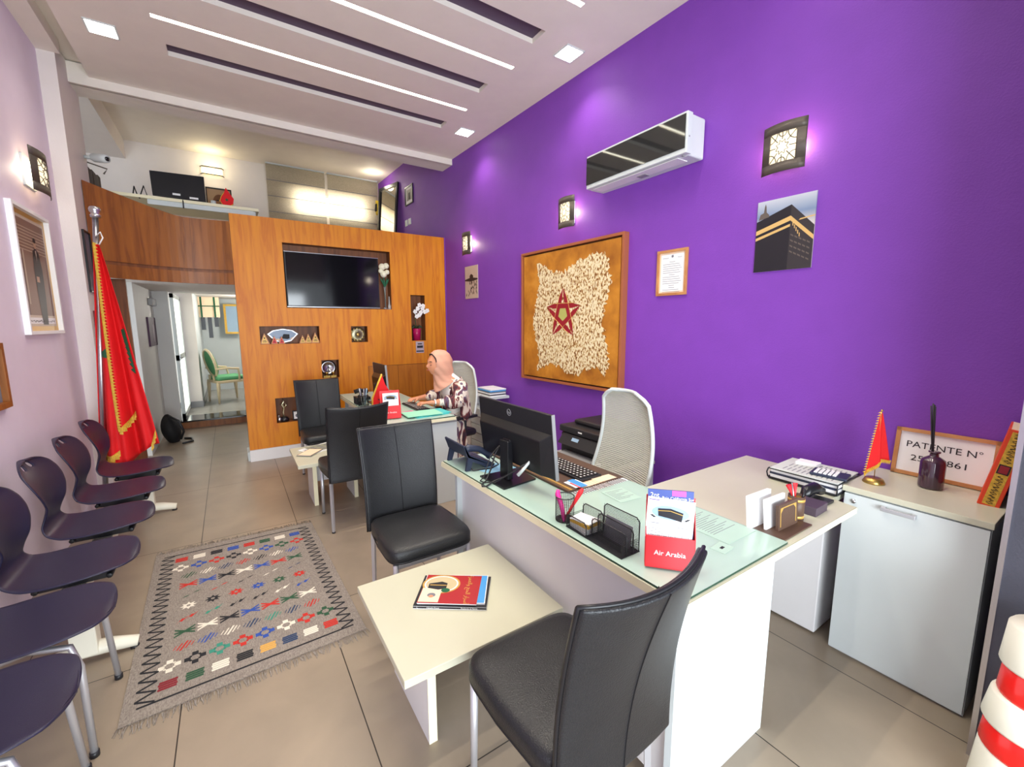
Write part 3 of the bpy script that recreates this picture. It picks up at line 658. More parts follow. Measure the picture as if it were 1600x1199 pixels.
tag(b.build('cable_plug', 'white'), 'white video cable plug hanging from the front desk monitor', 'cable plug')

# leather desk pad with gold strip, keyboard and cards
t = thing('desk_pad', 'brown leather desk pad with gold strip under the keyboard', 'desk pad', (1.40, 1.75, G))
MB().box(1.215, 1.395, G, 1.575, 2.10, G+.004).build('mat', 'brown', t, bevel=.001)
b = MB(); b.box(1.215, 1.395, G+.004, 1.265, 2.10, G+.010, 0); b.box(1.226, 1.397, G+.0101, 1.254, 2.10, G+.0106, 1); b.box(1.228, 1.397, G+.0107, 1.233, 2.10, G+.0112, 0); b.box(1.247, 1.397, G+.0107, 1.252, 2.10, G+.0112, 0)
b.build('side_strip', ['brown', 'goldprint'], t)
def keyboard(label, x0, x1, y0, y1, z, m='black'):
    t = thing('keyboard', label, 'keyboard', ((x0+x1)/2, (y0+y1)/2, z), 0, 'computer keyboards')
    MB().box(x0, y0, z, x1, y1, z+.014).build('case', m, t, bevel=.003)
    b = MB(); nx, ny = 5, 17
    for i in range(nx):
        for j in range(ny):
            a, c = x0+.01+(x1-x0-.02)*i/nx, y0+.01+(y1-y0-.02)*j/ny; b.box(a, c, z+.014, a+(x1-x0-.02)/nx*.82, c+(y1-y0-.02)/ny*.82, z+.019)
            b.box(a+.005, c+.007, z+.0191, a+.013, c+.014, z+.0194, 1)
    o = b.build('keycaps', ['black', 'paper'], t); o['kind'] = 'stuff'
    return t
keyboard('black keyboard on the brown desk pad of the front desk', 1.345, 1.485, 1.455, 1.90, G+.004)
def sheet(name, label, cat, x, y, z, w, h, rot, paint=None, th=.0008, group=None, base='paper'):
    T = flatT(x, y, z, rot); b = MB(T=T); b.box(-w/2, -h/2, 0, w/2, h/2, th, 0); mats = [base]
    if paint: paint(b, th, mats)
    o = b.build(name, mats); return tag(o, label, cat, group)
def lines(b, th, mats, x0=-.08, x1=.08, y0=.1, dy=.012, n=12, m='greyink'):
    mats.append(m); k = len(mats)-1
    for i in range(n): b.box(x0, y0-dy*i-.0022, th, x1-(.03*((i*7) % 3)), y0-dy*i, th+.0002, k)
def p_card(b, th, mats):
    mats += ['blue', 'redcard']; b.box(-.05, -.03, th, .05, .01, th+.0003, 1); b.box(-.05, .012, th, .02, .022, th+.0003, 2)
sheet('leaflet', 'blue and white leaflet at the near corner of the brown desk pad', 'leaflet', 1.305, 1.445, G+.0106, .085, .075, PI/2, p_card)
def p_grid(b, th, mats):
    mats.append('orangewood')
    for i in range(6): b.box(-.06+.02*i, -.09, th, -.0585+.02*i, .09, th+.0003, 1)
    b.box(-.06, .02, th, .06, .0215, th+.0003, 1)
M['peach'] = mat('peach_paper', srgb(246, 218, 186), .6)
sheet('price_list', 'peach ruled sheet lying beside the keyboard on the desk pad', 'paper', 1.475, 1.43, G+.0065, .12, .055, .0, None, base='peach')
sheet('ruled_sheet', 'peach grid card half under the keyboard on the desk pad', 'paper', 1.40, 1.425, G+.0045, .19, .05, .05, p_grid, base='peach')
def p_pattern(b, th, mats):
    mats.append('ink')
    for i in range(22): x = -.16+.0145*i; b.poly([(x, -.02, th+.0003), (x+.009, -.02, th+.0003), (x+.004, .02, th+.0003), (x-.004, .018, th+.0003)], 1)
sheet('patterned_strip', 'black and white patterned paper strip along the desk pad edge', 'paper', 1.40, 1.372, G+.0003, .33, .04, .02, p_pattern)
sheet('blue_note', 'pale blue sheet on the glass next to the telephone', 'paper', 1.13, 1.83, G+.0003, .15, .17, .4, None, base=mat('pale_blue_paper', srgb(150, 206, 232), .5))
def p_doc(b, th, mats): lines(b, th, mats, -.07, .07, .11, .011, 16)
sheet('typed_letter', 'typed letter under the glass near the white return desk top', 'document', 1.47, .87, G+.0003, .18, .25, .0, p_doc, base='undergreen')
sheet('small_form', 'small printed form under the glass beside the brown desk pad', 'document', 1.40, 1.25, G+.0003, .12, .13, -.1, lambda b, th, mats: lines(b, th, mats, -.05, .05, .05, .012, 8), base='undergreen')
sheet('business_card', 'single small card on the glass near the desk corner', 'card', 1.34, .745, G+.0003, .07, .05, .1, lambda b, th, mats: (mats.append('ink'), b.box(-.01, -.005, th, .01, .005, th+.0003, 1)), base='undergreen')

# wire mesh pen cup and letter sorter
def meshwall(b, P, U, V, w, h, pitch=.006, r=.0006, mi=0):
    P, U, V = Vector(P), Vector(U), Vector(V); 
    for i in range(int(w/pitch)+1): b.tube([P+U*pitch*i, P+U*pitch*i+V*h], r, 3, mi)
    for j in range(int(h/pitch)+1): b.tube([P+V*pitch*j, P+V*pitch*j+U*w], r, 3, mi)
t = thing('pen_cup', 'round black wire mesh pen cup on the front desk edge', 'pen cup', (1.035, 1.205, G))
b = MB(); r = .036
for k in range(30): a = 2*PI*k/30; b.tube([(1.035+r*math.cos(a), 1.205+r*math.sin(a), G+.002), (1.035+r*math.cos(a), 1.205+r*math.sin(a), G+.095)], .0006, 3)
for j in range(1, 15): b.tube([(1.035+r*math.cos(a), 1.205+r*math.sin(a), G+.0065*j) for a in [2*PI*k/24 for k in range(24)]], .0006, 3, closed=True)
b.build('mesh_wall', 'black', t)['kind'] = 'stuff'
b = MB(); b.tube([(1.035+r*math.cos(a), 1.205+r*math.sin(a), G+.096) for a in [2*PI*k/24 for k in range(24)]], .0022, 6, closed=True); b.build('rim', 'black', t)
b = MB(); b.lathe([(r, 0), (r, .003)], 24, (1.035, 1.205, G+.0005)); b.build('cup_base', 'black', t)
b = MB(); b.tube([(1.02, 1.19, G+.006), (1.015, 1.20, G+.06), (1.012, 1.222, G+.105), (1.018, 1.225, G+.118)], [.012, .015, .017, .012], 10, flat=.6)
tag(b.build('pink_highlighter', 'pink', sub=0), 'bright pink marker standing in the mesh pen cup', 'marker')
b = MB(); b.tube([(1.04, 1.205, G+.006), (1.058, 1.185, G+.06), (1.078, 1.165, G+.115), (1.084, 1.160, G+.128)], [.008, .010, .016, .010], 10, flat=.6)
tag(b.build('red_pen', 'redcard'), 'red pen leaning in the mesh pen cup', 'pen')
t = thing('letter_sorter', 'black wire mesh letter sorter with three dividers on the front desk', 'letter sorter', (1.04, 1.0, G))
tr = [(1.005, 1.155, .045), (1.005, 1.045, .045)]
def panel(x, y0, y1, h, nm):
    b = MB(); meshwall(b, (x, y0, G+.004), (0, 1, 0), (0, 0, 1), y1-y0, h-.006, .0055); p = b.build(nm, 'black', t); p['kind'] = 'stuff'
    b = MB(); c = .012; b.tube([(x, y0, G+.003), (x, y0, G+h-c), (x, y0+c, G+h), (x, y1-c, G+h), (x, y1, G+h-c), (x, y1, G+.003)], .0023, 6, closed=True); b.build('wire_frame', 'black', t)
panel(1.085, .885, 1.045, .115, 'mesh_divider'); panel(1.055, .885, 1.045, .085, 'mesh_divider'); panel(1.025, .885, 1.045, .075, 'mesh_divider'); panel(1.003, 1.05, 1.155, .052, 'mesh_divider'); panel(1.085, 1.05, 1.155, .075, 'mesh_divider')
for y in (1.155, 1.048, .887):
    b = MB(); meshwall(b, (1.003, y, G+.004), (1, 0, 0), (0, 0, 1), .082, .045); b.build('mesh_divider', 'black', t)['kind'] = 'stuff'
b = MB(); b.box(1.0, .883, G+.0005, 1.088, 1.158, G+.003); b.build('tray_base', 'black', t)
for k, (c, dz) in enumerate((('paper', 0), ('paper', .011), ('goldprint', .022), ('paper', .036))):
    b = MB(T=flatT(1.043, 1.10, G+.0045+dz, .1*k-.1)); b.box(-.034, -.044, 0, .034, .044, .010 if k < 2 else (.013 if k == 2 else .003))
    M.setdefault('yellow', mat('yellow_paper', srgb(250, 196, 60), .6))
    tag(b.build('note_block', 'yellow' if k == 2 else 'paper'), ['lowest white note block in the mesh sorter', 'second white note block in the mesh sorter', 'yellow sticky notes in the mesh sorter', 'top white note slips in the mesh sorter'][k], 'notes', 'note blocks in the mesh sorter')
b = MB(T=frameT((1.070, .965, G+.045), (0, -1, 0), (-1, 0, .2))); b.box(-.06, -.04, -.001, .06, .035, .001); tag(b.build('business_cards', 'greyink'), 'grey envelopes standing in the mesh letter sorter', 'envelopes')

# red card brochure stand
def brochure_stand(label, P, U, size, h, word, ts):
    U = Vector(U).normalized(); N = Vector((U.y, -U.x, 0)); N = N if N.dot(Vector((-1, -1, 0))) > 0 else -N
    T0 = frameT(P, U, N); t = thing('brochure_stand', label, 'brochure holder', P, 0, 'red card brochure stands')
    T = T0 @ Matrix.Rotation(-.10, 4, 'X'); w = size
    b = MB(T=T); b.box(-w/2, 0, -.044, w/2, h, -.040); b.build('back_card', 'redcard', t)
    b = MB(T=T); b.box(-w/2, 0, -.003, w/2, h*.46, 0); f = b.build('front_pocket', 'redcard', t)
    b = MB(T=T)
    for s in (-1, 1): b.add([(s*w/2, 0, 0), (s*w/2, h*.46, 0), (s*w/2, h*.9, -.042), (s*w/2, 0, -.042), (s*(w/2-.002), 0, 0), (s*(w/2-.002), h*.46, 0), (s*(w/2-.002), h*.9, -.042), (s*(w/2-.002), 0, -.042)], [(0, 1, 2, 3), (7, 6, 5, 4), (0, 4, 5, 1), (1, 5, 6, 2), (2, 6, 7, 3), (3, 7, 4, 0)])
    b.box(-w/2, 0, -.042, w/2, .002, 0); b.build('side_card', 'redcard', t)
    b = MB(T=T @ Matrix.Translation((0, h*.22, .0004))); b.text(word, ts, Matrix(), 0, .0003, sx=1.05); b.build('lettering', 'paper', f)
    return T, w, h
T, w, h = brochure_stand('red card brochure stand at the corner of the front desk', (1.073, .757, G+.006), (.095, -.109, 0), .145, .215, 'Air Arabia', .021)
M['skyblue'] = mat('soft_blue_print', srgb(150, 178, 204), .6)
def kaaba_flyer(name, label, T, w, h, detail=True):
    t = thing(name, label, 'flyer', T.translation, 0)
    b = MB(T=T); b.box(-w/2, 0, 0, w/2, h, .001, 0)
    b.add([(x, y, .0012) for x, y in ell(0, h*.66, w*.40, h*.17, 18)], [tuple(range(18))], 1)
    k = [(-.25, .56), (-.27, .74), (.0, .77), (.0, .53)]; k2 = [(.0, .53), (.0, .77), (.27, .70), (.25, .48)]
    for q in (k, k2): b.add([(x*w, y*h, .0014) for x, y in q], [(0, 1, 2, 3)], 2)
    b.add([(-.268*w, .69*h, .0016), (.0, .72*h, .0016), (.0, .705*h, .0016), (-.268*w, .675*h, .0016)], [(0, 1, 2, 3)], 3); b.add([(.0, .72*h, .0016), (.268*w, .655*h, .0016), (.268*w, .64*h, .0016), (.0, .705*h, .0016)], [(0, 1, 2, 3)], 3)
    for sgn in (-1, 1):
        for q in range(3): b.add([(x*1, y, .0013) for x, y in ell(sgn*w*(.33+.03*q), h*(.52+.02*q), w*.04, h*.012, 8)], [tuple(range(8))], 2)
    if detail:
        b.box(-w*.47, h*.93, .001, -w*.25, h*.95, .0014, 4)
        for i in range(7): x = -.42+.84*i/6; b.box(x*w, .05*h, .001, x*w+.0008, .30*h, .0013, 5)
        for j in range(4): y = .05+.25*j/3; b.box(-.42*w, y*h, .001, .42*w, y*h+.0008, .0013, 5)
        for i in range(6):
            for j in range(3): b.box((-.39+.14*i)*w, (.08+.083*j)*h, .001, (-.31+.14*i)*w, (.09+.083*j)*h, .0013, 5)
        b.box(-.4*w, .37*h, .001, -.2*w, .385*h, .0013, 5); b.box(.15*w, .33*h, .001, .4*w, .345*h, .0013, 5); b.box(.2*w, .88*h, .001, .42*w, .89*h, .0013, 5)
    b.build('printed_sheet', ['paper', 'skyblue', 'ink', 'goldprint', mat('violet_ink', srgb(100, 60, 150), .6), 'greyink'], t)
    return t
T2 = T @ Matrix.Translation((-.006, h*.40, -.012)) @ Matrix.Rotation(-.05, 4, 'Z')
kaaba_flyer('pilgrimage_flyer', 'white pilgrimage flyer with black cube picture in the front red stand', T2, w*.95, h*.60)
b = MB(T=T @ Matrix.Translation((.002, h*.34, -.022)) @ Matrix.Rotation(.02, 4, 'Z')); b.box(-w*.47, 0, 0, w*.45, h*.78, .006, 0); b.box(w*.02, h*.70, .006, w*.3, h*.78, .0065, 2)
b.text('Baja California Sur', .0125, Matrix.Translation((.02, h*.665, .0065)), 1, .0002); b.text('2nt', .02, Matrix.Translation((-w*.33, h*.70, .0065)), 1, .0002)
tag(b.build('travel_brochure', [mat('deep_blue_print', srgb(66, 84, 150), .5), 'paper', mat('magenta_print', srgb(206, 84, 160), .5), 'skyblue']), 'dark blue travel brochure standing behind the flyer in the red stand', 'brochure')

# ================================================================ THINGS ON THE RETURN DESK
z = .737
b = MB(); b.box(1.55, .655, z+.0005, 1.79, .775, z+.006); tag(b.build('leather_tray', 'brown', bevel=.001), 'flat dark leather base under the envelopes on the return desk', 'tray')
def upright(name, label, cat, x, y, w, h, th, lean, mats, paint=None, rot=0, group=None, zz=z+.0065):
    T = Matrix.Translation((x, y, zz)) @ Matrix.Rotation(rot, 4, 'Z') @ Matrix.Rotation(PI/2-lean, 4, 'X')
    b = MB(T=T); b.box(-w/2, 0, -th, w/2, h, 0, 0)
    if paint: paint(b, w, h)
    return tag(b.build(name, mats, bevel=0), label, cat, group)
# these stand with their faces turned towards the visitor side (-x, slightly +y)
def xup(name, label, cat, x, y, w, h, th, lean, mats, paint=None, yaw_=0, group=None):
    T = Matrix.Translation((x, y, z+.0065)) @ Matrix.Rotation(yaw_, 4, 'Z') @ Matrix.Rotation(PI/2-lean, 4, 'X')
    b = MB(T=T); b.box(-w/2, 0, -th, w/2, h, 0, 0)
    if paint: paint(b, w, h)
    return tag(b.build(name, mats), label, cat, group)
xup('white_envelopes', 'taller stack of white envelopes at the left of the leather base', 'envelopes', 1.63, .762, .145, .122, .014, .10, ['paper'], yaw_=-.04, group='white envelope stacks on the return desk')
xup('white_envelopes', 'shorter stack of white envelopes next to the brown leather card holder', 'envelopes', 1.665, .726, .135, .112, .008, .10, ['paper'], yaw_=-.04, group='white envelope stacks on the return desk')
def p_card2(b, w, h):
    for r_ in ((.012, .012, .016, h-.012), (w-.016, .012, w-.012, h-.012), (.012, h-.016, w-.012, h-.012)): b.box(r_[0]-w/2, r_[1], 0, r_[2]-w/2, r_[3], .0006, 1)
    for s in (-1, 1): b.add([(s*(w/2-.014), h-.014, .0007), (s*(w/2-.034), h-.014, .0007), (s*(w/2-.014), h-.034, .0007)], [(0, 1, 2)], 1)
xup('leather_card_holder', 'brown leather panel with gold border in front of the envelopes', 'card holder', 1.69, .695, .135, .096, .010, 0.06, ['brown', 'goldprint'], p_card2, yaw_=-.04)
t = thing('leather_pen_holder', 'brown leather pen cup with gold bands on the return desk', 'pen cup', (1.80, .72, z))
b = MB(); b.lathe([(.029, 0), (.029, .098), (.026, .098), (.026, .01)], 24, (1.80, .72, z)); b.build('cup', 'brown', t)
for a in (.012, .078): b = MB(); b.lathe([(.0296, a), (.0296, a+.010)], 24, (1.80, .72, z)); b.build('gold_band', 'goldprint', t)
b = MB(); b.tube([(1.795, .725, z+.03), (1.79, .735, z+.10), (1.783, .745, z+.135)], [.003, .003, .010], 8); b.tube([(1.80, .72, z+.03), (1.805, .728, z+.10), (1.81, .735, z+.14)], [.003, .003, .010], 8)
tag(b.build('scissors', 'redcard'), 'red handled scissors standing in the leather pen cup', 'scissors')
b = MB(); b.tube([(1.81, .71, z+.03), (1.812, .700, z+.125)], .004, 8); tag(b.build('ballpoint_pen', 'blacksatin'), 'dark ballpoint pen standing in the leather pen cup', 'pen')
b = MB(); b.tube([(1.79, .715, z+.03), (1.775, .73, z+.15)], .0028, 8); tag(b.build('silver_pen', 'chrome'), 'slim silver pen standing in the leather pen cup', 'pen')
b = MB(T=flatT(1.935, .725, z, .03)); b.box(-.055, -.045, 0, .055, .045, .036, 0); tag(b.build('leather_box', mat('aubergine_leather', srgb(74, 62, 74), .5), bevel=.002), 'small dark leather box beside the leather pen cup', 'box')
t = thing('hole_punch', 'black hole punch on the return desk beside the small leather box', 'hole punch', (2.06, .76, z))
MB().box(2.0, .70, z, 2.11, .82, z+.012).build('base_plate', 'black', t, bevel=.003)
b = MB(); b.tube([(2.0, .775, z+.02), (2.03, .775, z+.045), (2.08, .765, z+.05), (2.12, .755, z+.032)], [.016, .024, .026, .02], 10); b.build('lever', 'blacksatin', t)
# two-tier document tray with newspaper, calculator, box
t = thing('document_tray', 'black wire document tray full of papers on the return desk', 'tray', (2.3, .86, z))
b = MB(); x0, x1, y0, y1 = 2.175, 2.43, .715, 1.005
for zz in (z+.012, z+.055): b.tube([(x0, y0, zz), (x0, y1, zz), (x1, y1, zz), (x1, y0, zz)], .003, 6, closed=True)
b.tube([(x0, y1, z+.012), (x0, y1+.006, z+.034), (x0, y1, z+.055)], .0035, 6); b.tube([(x1, y1, z+.012), (x1, y1, z+.055)], .003, 6); b.tube([(x0, y0, z+.012), (x0, y0, z+.055)], .003, 6)
b.build('wire_frame', 'black', t); MB().box(x0+.003, y0, z+.004, x1, y1, z+.010).build('mesh_base', 'black', t)
b = MB(); b.box(x0+.006, y0+.004, z+.011, x1-.006, y1-.008, z+.028, 0); b.box(x0+.004, y0+.006, z+.0285, x1-.006, y1-.006, z+.038, 1); b.box(x0+.008, y0, z+.0385, x1-.01, y1-.01, z+.052, 0)
tag(b.build('paper_stack', ['greylam', 'navy']), 'stack of papers inside the black wire document tray', 'papers')
def p_news(b, th, mats): mats.append('greyink'); [b.box(-.10+.07*i, -.11+.02*j, th, -.05+.07*i, -.105+.02*j, th+.0002, 1) for i in range(3) for j in range(11)]
sheet('newspaper', 'folded newspaper lying on the wire document tray', 'newspaper', 2.30, .86, z+.0585, .25, .28, .03, p_news, th=.004, base=mat('newsprint', srgb(206, 210, 204), .7))
b = MB(T=flatT(2.355, .905, z+.0635, .1)); b.box(-.035, -.045, 0, .035, .045, .016, 0); tag(b.build('small_carton', 'paper', bevel=.001), 'small white carton on top of the newspaper', 'box')
t = thing('desk_calculator', 'dark calculator with pale keys lying on the newspaper', 'calculator', (2.27, .78, z+.0635), .15)
MB().box(-.05, -.07, 0, .05, .07, .012).build('case', 'navy', t, local=True, bevel=.003)
b = MB()
for i in range(5):
    for j in range(5): b.box(-.042+.017*i, -.03+.018*j, .012, -.03+.017*i, -.017+.018*j, .016)
b.build('keys', 'paper', t, local=True)['kind'] = 'stuff'

# ================================================================ ON THE WHITE CABINET
z = .7905
t = thing('table_flag', 'little red flag with gold fringe on a brass stand on white cabinet', 'table flag', (2.36, .645, z))
b = MB(); b.lathe([(.040, 0), (.041, .004), (.033, .020), (.024, .024), (.004, .025)], 24, (2.36, .645, z)); b.build('brass_base', 'brass', t)
b = MB(); b.tube([(2.36, .645, z+.02), (2.36, .645, z+.325)], .0018, 6); b.ball((2.36, .645, z+.328), .005, 8); b.build('pole', 'brass', t)
def clothflag(u, v, T=None):
    a = u*1.0; w = .005 + .062*v**.9
    x = (u-.38)*w; y = .010*math.sin(u*9+1)*v
    zz = .320 - .215*v - .085*v*max(0, .55-u)**1.0*1.5
    return (2.36+.1*x*0 + x*.55, .645 - x*.85 + y, z+zz)
b = MB(); b.grid(clothflag, 18, 14); fl_ = b.build('flag_cloth', 'red', t, solid=.0012)
b = MB()
ed = [clothflag(i/30, 1) for i in range(31)]
for i, p in enumerate(ed): b.add([(p[0]-.003, p[1]+.004, p[2]+.004), (p[0]+.003, p[1]-.004, p[2]+.004), (p[0], p[1], p[2]-.014), (p[0]-.002, p[1]-.002, p[2]-.002)], [(0, 1, 2), (0, 2, 3)])
for i in range(24): p = clothflag(0, i/24); b.add([(p[0], p[1], p[2]+.004), (p[0], p[1], p[2]-.004), (p[0]-.005, p[1]+.009, p[2]-.004)], [(0, 1, 2)])
b.build('gold_fringe', 'gold', t, solid=.001)
# framed licence sign leaning on the wall
t = thing('framed_sign', 'light wood framed sign reading PATENTE leaning against the purple wall', 'sign', (2.62, .49, z))
T = frameT((2.612, .655, z+.002), (0, -1, 0), (-1, 0, .12)); w, h = .335, .218
b = MB(T=T); fw_ = .016
b.box(0, 0, -.012, w, fw_, .006); b.box(0, h-fw_, -.012, w, h, .006); b.box(0, 0, -.012, fw_, h, .006); b.box(w-fw_, 0, -.012, w, h, .006); b.build('frame', 'orangewood', t)
b = MB(T=T); b.box(fw_, fw_, -.01, w-fw_, h-fw_, -.004); b.build('card', 'paper', t)
b = MB(T=T); b.text('PATENTE N°', .040, Matrix.Translation((w*.49, h*.66, -.003)), 0, .0003, sx=1.12); b.build('lettering', 'ink', t); b = MB(T=T); b.text('25100861', .038, Matrix.Translation((w*.47, h*.38, -.003)), 0, .0003, sx=1.28); b.build('lettering', 'ink', t)
t = thing('reed_diffuser', 'dark glass reed diffuser bottle with black sticks on white cabinet', 'diffuser', (2.49, .488, z))
b = MB(); b.lathe([(.034, 0), (.041, .003), (.042, .01), (.042, .112), (.038, .126), (.022, .137), (.015, .141), (.015, .154), (.020, .156), (.020, .162), (.013, .162)], 28, (2.49, .488, z)); b.build('bottle', mat('aubergine_glass', srgb(66, 40, 58), .06, spec=.8, coat=.5), t)
for k, (dx, dy) in enumerate(((.012, .030), (.006, .026), (.018, .024), (-.002, .034), (.010, .020))):
    b = MB(); b.tube([(2.49, .488, z+.08), (2.49+dx*.7, .488+dy*.9, z+.365-.003*k)], .0028, 6); b.build('reed', 'black', t)
t = thing('ornate_red_book', 'tall red book with gold ornament band leaning beside the sign', 'book', (2.47, .33, z))
T = frameT((2.42, .337, z+.001), (.10, -1, 0), (-1, -.10, 0)) @ Matrix.Rotation(-.17, 4, 'Z'); w, h, d = .060, .315, .20
b = MB(T=T); b.box(0, 0, -d, w, h, 0, 0); b.build('cover', mat('vermilion_cloth', srgb(226, 70, 34), .55), t, bevel=.002)
b = MB(T=T); b.box(.006, h-.001, -d+.006, w-.006, h+.001, -.006); b.build('page_block', 'peach', t)
b = MB(T=T); b.box(.012, .008, 0, w-.012, h-.008, .0006, 0)
for k in range(22):
    y = .018+.0133*k
    if 9 <= k <= 12: continue
    b.tube([(w/2+.011*math.sin(a*1.0)*math.cos(a*2+k), y+.005*math.cos(a), .0012) for a in [2*PI*q/10 for q in range(10)]], .0009, 4, 1, closed=True)
b.build('ornament_band', ['gold', 'ink'], t)
b = MB(T=T); b.box(.014, h*.44, .0005, w-.014, h*.56, .0016, 1); b.box(.018, h*.452, .0016, w-.018, h*.548, .002, 0); b.build('title_plate', [mat('dark_red_print', srgb(150, 30, 40), .5), 'ink'], t)

# ================================================================ THE PURPLE WALL
# air conditioner
t = thing('air_conditioner', 'white wall air conditioner with dark glossy front panel', 'air conditioner', (2.45, 2.08, 2.48))
ya, yb, z0, z1 = 2.60, 1.725, 2.525, 2.755
b = MB(); b.box(2.445, yb+.012, z0, 2.60, ya, z1+.012, 0); b.build('rear_casing', 'white', t, bevel=.01)
b = MB(); b.box(2.404, yb, z0+.004, 2.455, ya, z1+.012); b.build('front_casing', 'white', t, bevel=.004)
b = MB(); b.box(2.400, yb+.012, z0+.032, 2.405, ya-.002, z1-.002); b.build('glass_panel', mat('smoked_mirror_panel', srgb(84, 86, 84), .04, metal=.75), t)
b = MB(); b.box(2.43, yb+.08, z0-.004, 2.53, ya-.05, z0+.001); b.build('air_flap', 'greylam', t)
b = MB(); b.box(2.48, 2.10, z0-.008, 2.53, 2.17, z0-.003); b.build('sensor', 'greystrip', t)
b = MB(); b.tube([(2.43, yb+.04, z0-.003), (2.43, yb+.04, z0+.002)], .008, 10); b.build('screw_cover', 'greystrip', t); b = MB(); b.tube([(2.425, yb-.003, z0+.10), (2.425, yb+.002, z0+.10)], .005, 10); b.build('screw_cover', 'greystrip', t)

# sconces: curved metal plate with a pierced lit window, open at the sides
def sconce(label, T, w=.215, h=.25, d=.085, power=2.4, rough=False):
    P = T.translation; t = thing('wall_sconce', label, 'wall lamp', P, 0, 'brown metal wall sconces with pierced windows')
    def sf(u, v, o=0): return ((u-.5)*w, (v-.5)*h, d*(.45+.55*math.cos((u-.5)*2.2)) - .012 + o)
    N = 16; b = MB(T=T)
    def plate(u0, u1, v0, v1, o0=0, o1=.003, n=8):
        vs = []; fs = []
        for i in range(n+1):
            u = u0+(u1-u0)*i/n
            for (v, o) in ((v0, o0), (v1, o0), (v1, o1), (v0, o1)): vs.append(sf(u, v, o))
        for i in range(n):
            for k in range(4): fs.append((i*4+k, i*4+(k+1) % 4, (i+1)*4+(k+1) % 4, (i+1)*4+k))
        fs += [(0, 1, 2, 3), (n*4+3, n*4+2, n*4+1, n*4)]
        return vs, fs
    for a in ((0, 1, 0, .20), (0, 1, .80, 1), (0, .20, .20, .80), (.80, 1, .20, .80)): b.add(*plate(*a), 0, True)
    b.build('metal_plate', 'darkmetal', t)
    b = MB(T=T); b.add(*plate(.17, .83, .17, .83, -.006, -.004), 0, True); b.build('frosted_window', 'lampglow', t)
    b = MB(T=T)
    rr = random.Random(3)
    def pt(u, v): return sf(.2+.6*u, .2+.6*v, .0015)
    lines_ = []
    for (a, c) in ((.5, .5),):
        st = star(.26, .16, 8, PI/8); lines_.append([(a+x, c+y) for x, y in st] + [(a+st[0][0], c+st[0][1])])
    for (a, c) in ((0, 0), (1, 0), (0, 1), (1, 1)):
        sgx = 1 if a == 0 else -1; sgy = 1 if c == 0 else -1
        lines_.append([(a+sgx*.30*math.cos(q), c+sgy*.30*math.sin(q)) for q in [PI/2*k/8 for k in range(9)]])
        lines_.append([(a, c), (a+sgx*.32, c+sgy*.32)])
    for (a, c, e, f_) in ((.5, 0, .5, .24), (.5, 1, .5, .76), (0, .5, .24, .5), (1, .5, .76, .5)): lines_.append([(a, c), (e, f_)])
    for (a, c) in ((.5, 0), (.5, 1)): 
        s_ = 1 if c == 0 else -1; lines_.append([(a+.15*math.cos(q), c+s_*.15*math.sin(q)) for q in [PI*k/8 for k in range(9)]])
    for l in lines_: b.tube([pt(*p) for p in l], (.0024 if w > .3 else .0022), 4)
    b.build('fretwork', 'darkmetal', t)
    b = MB(T=T); b.box(-w*.30, -h*.36, .0, w*.30, h*.36, .012); b.build('wall_bracket', 'white', t)
    b = MB(T=T); b.tube([(0, -h*.25, .03), (0, h*.25, .03)], .014, 10); b.build('bulb', mat('bulb_glow', (1, 1, 1), emit=(1, .82, .6), es=6), t)
    for s in (-1, 1): point_light('sconce_glow', T @ Vector((s*(w*.25), 0, .030)), power*.45, (1, .84, .66), .03)
sconce('largest brown wall sconce, above the photo of the black cube building', wallT(1.247, 2.435))
sconce('middle brown wall sconce between the air conditioner and the star painting', wallT(2.97, 2.45), .20, .255)
sconce('small far brown wall sconce beside the oak wall, above narrow photo', wallT(4.725, 2.45), .20, .26)
sconce('brown sconce on the lilac wall above the framed portrait', leftT(4.25, 2.50), .32, .27, .10, 1.3)

# big star painting
T = wallT(0, 0); 
def framed(name, label, cat, T, w, h, fw_, fd, mframe, mart, paint=None, group=None, inner=None, artd=.004):
    t = thing(name, label, cat, T.translation, 0, group)
    b = MB(T=T)
    b.box(-w/2, -h/2, 0, w/2, -h/2+fw_, fd); b.box(-w/2, h/2-fw_, 0, w/2, h/2, fd); b.box(-w/2, -h/2+fw_, 0, -w/2+fw_, h/2-fw_, fd); b.box(w/2-fw_, -h/2+fw_, 0, w/2, h/2-fw_, fd)
    b.build('frame', mframe, t, bevel=.001)
    b = MB(T=T); iw, ih = w/2-fw_, h/2-fw_
    if inner: b.box(-iw, -ih, .001, iw, ih, .006); b.build('backing', inner, t); b = MB(T=T); iw -= .014; ih -= .014; b.box(-iw, -ih, .006, iw, ih, fd*.82, 0)
    else: b.box(-iw, -ih, .001, iw, ih, artd, 0)
    mats = list(mart)
    if paint: paint(b, iw, ih, fd*.82 if inner else artd)
    b.build('picture', mats, t); return t
def gold_canvas():
    def f(nt, v):
        n = noise(nt, v, 5, 6, (1, 1, 1), .3); return ramp(nt, n, [(.3, srgb(150, 88, 24)), (.55, srgb(196, 128, 40)), (.75, srgb(216, 152, 62))])
    return ramp_mat('ochre_canvas', f, .5, bump=.1, bscale=40)
def plaster():
    def f(nt, v):
        n = noise(nt, v, 75, 8, (1, .9, .55), .2); return ramp(nt, n, [(.36, srgb(110, 62, 26)), (.43, srgb(170, 122, 60)), (.50, srgb(226, 206, 160)), (.62, srgb(236, 224, 192)), (.75, srgb(190, 160, 100))])
    return ramp_mat('cracked_cream_plaster', f, .8, bump=.4, bscale=90)
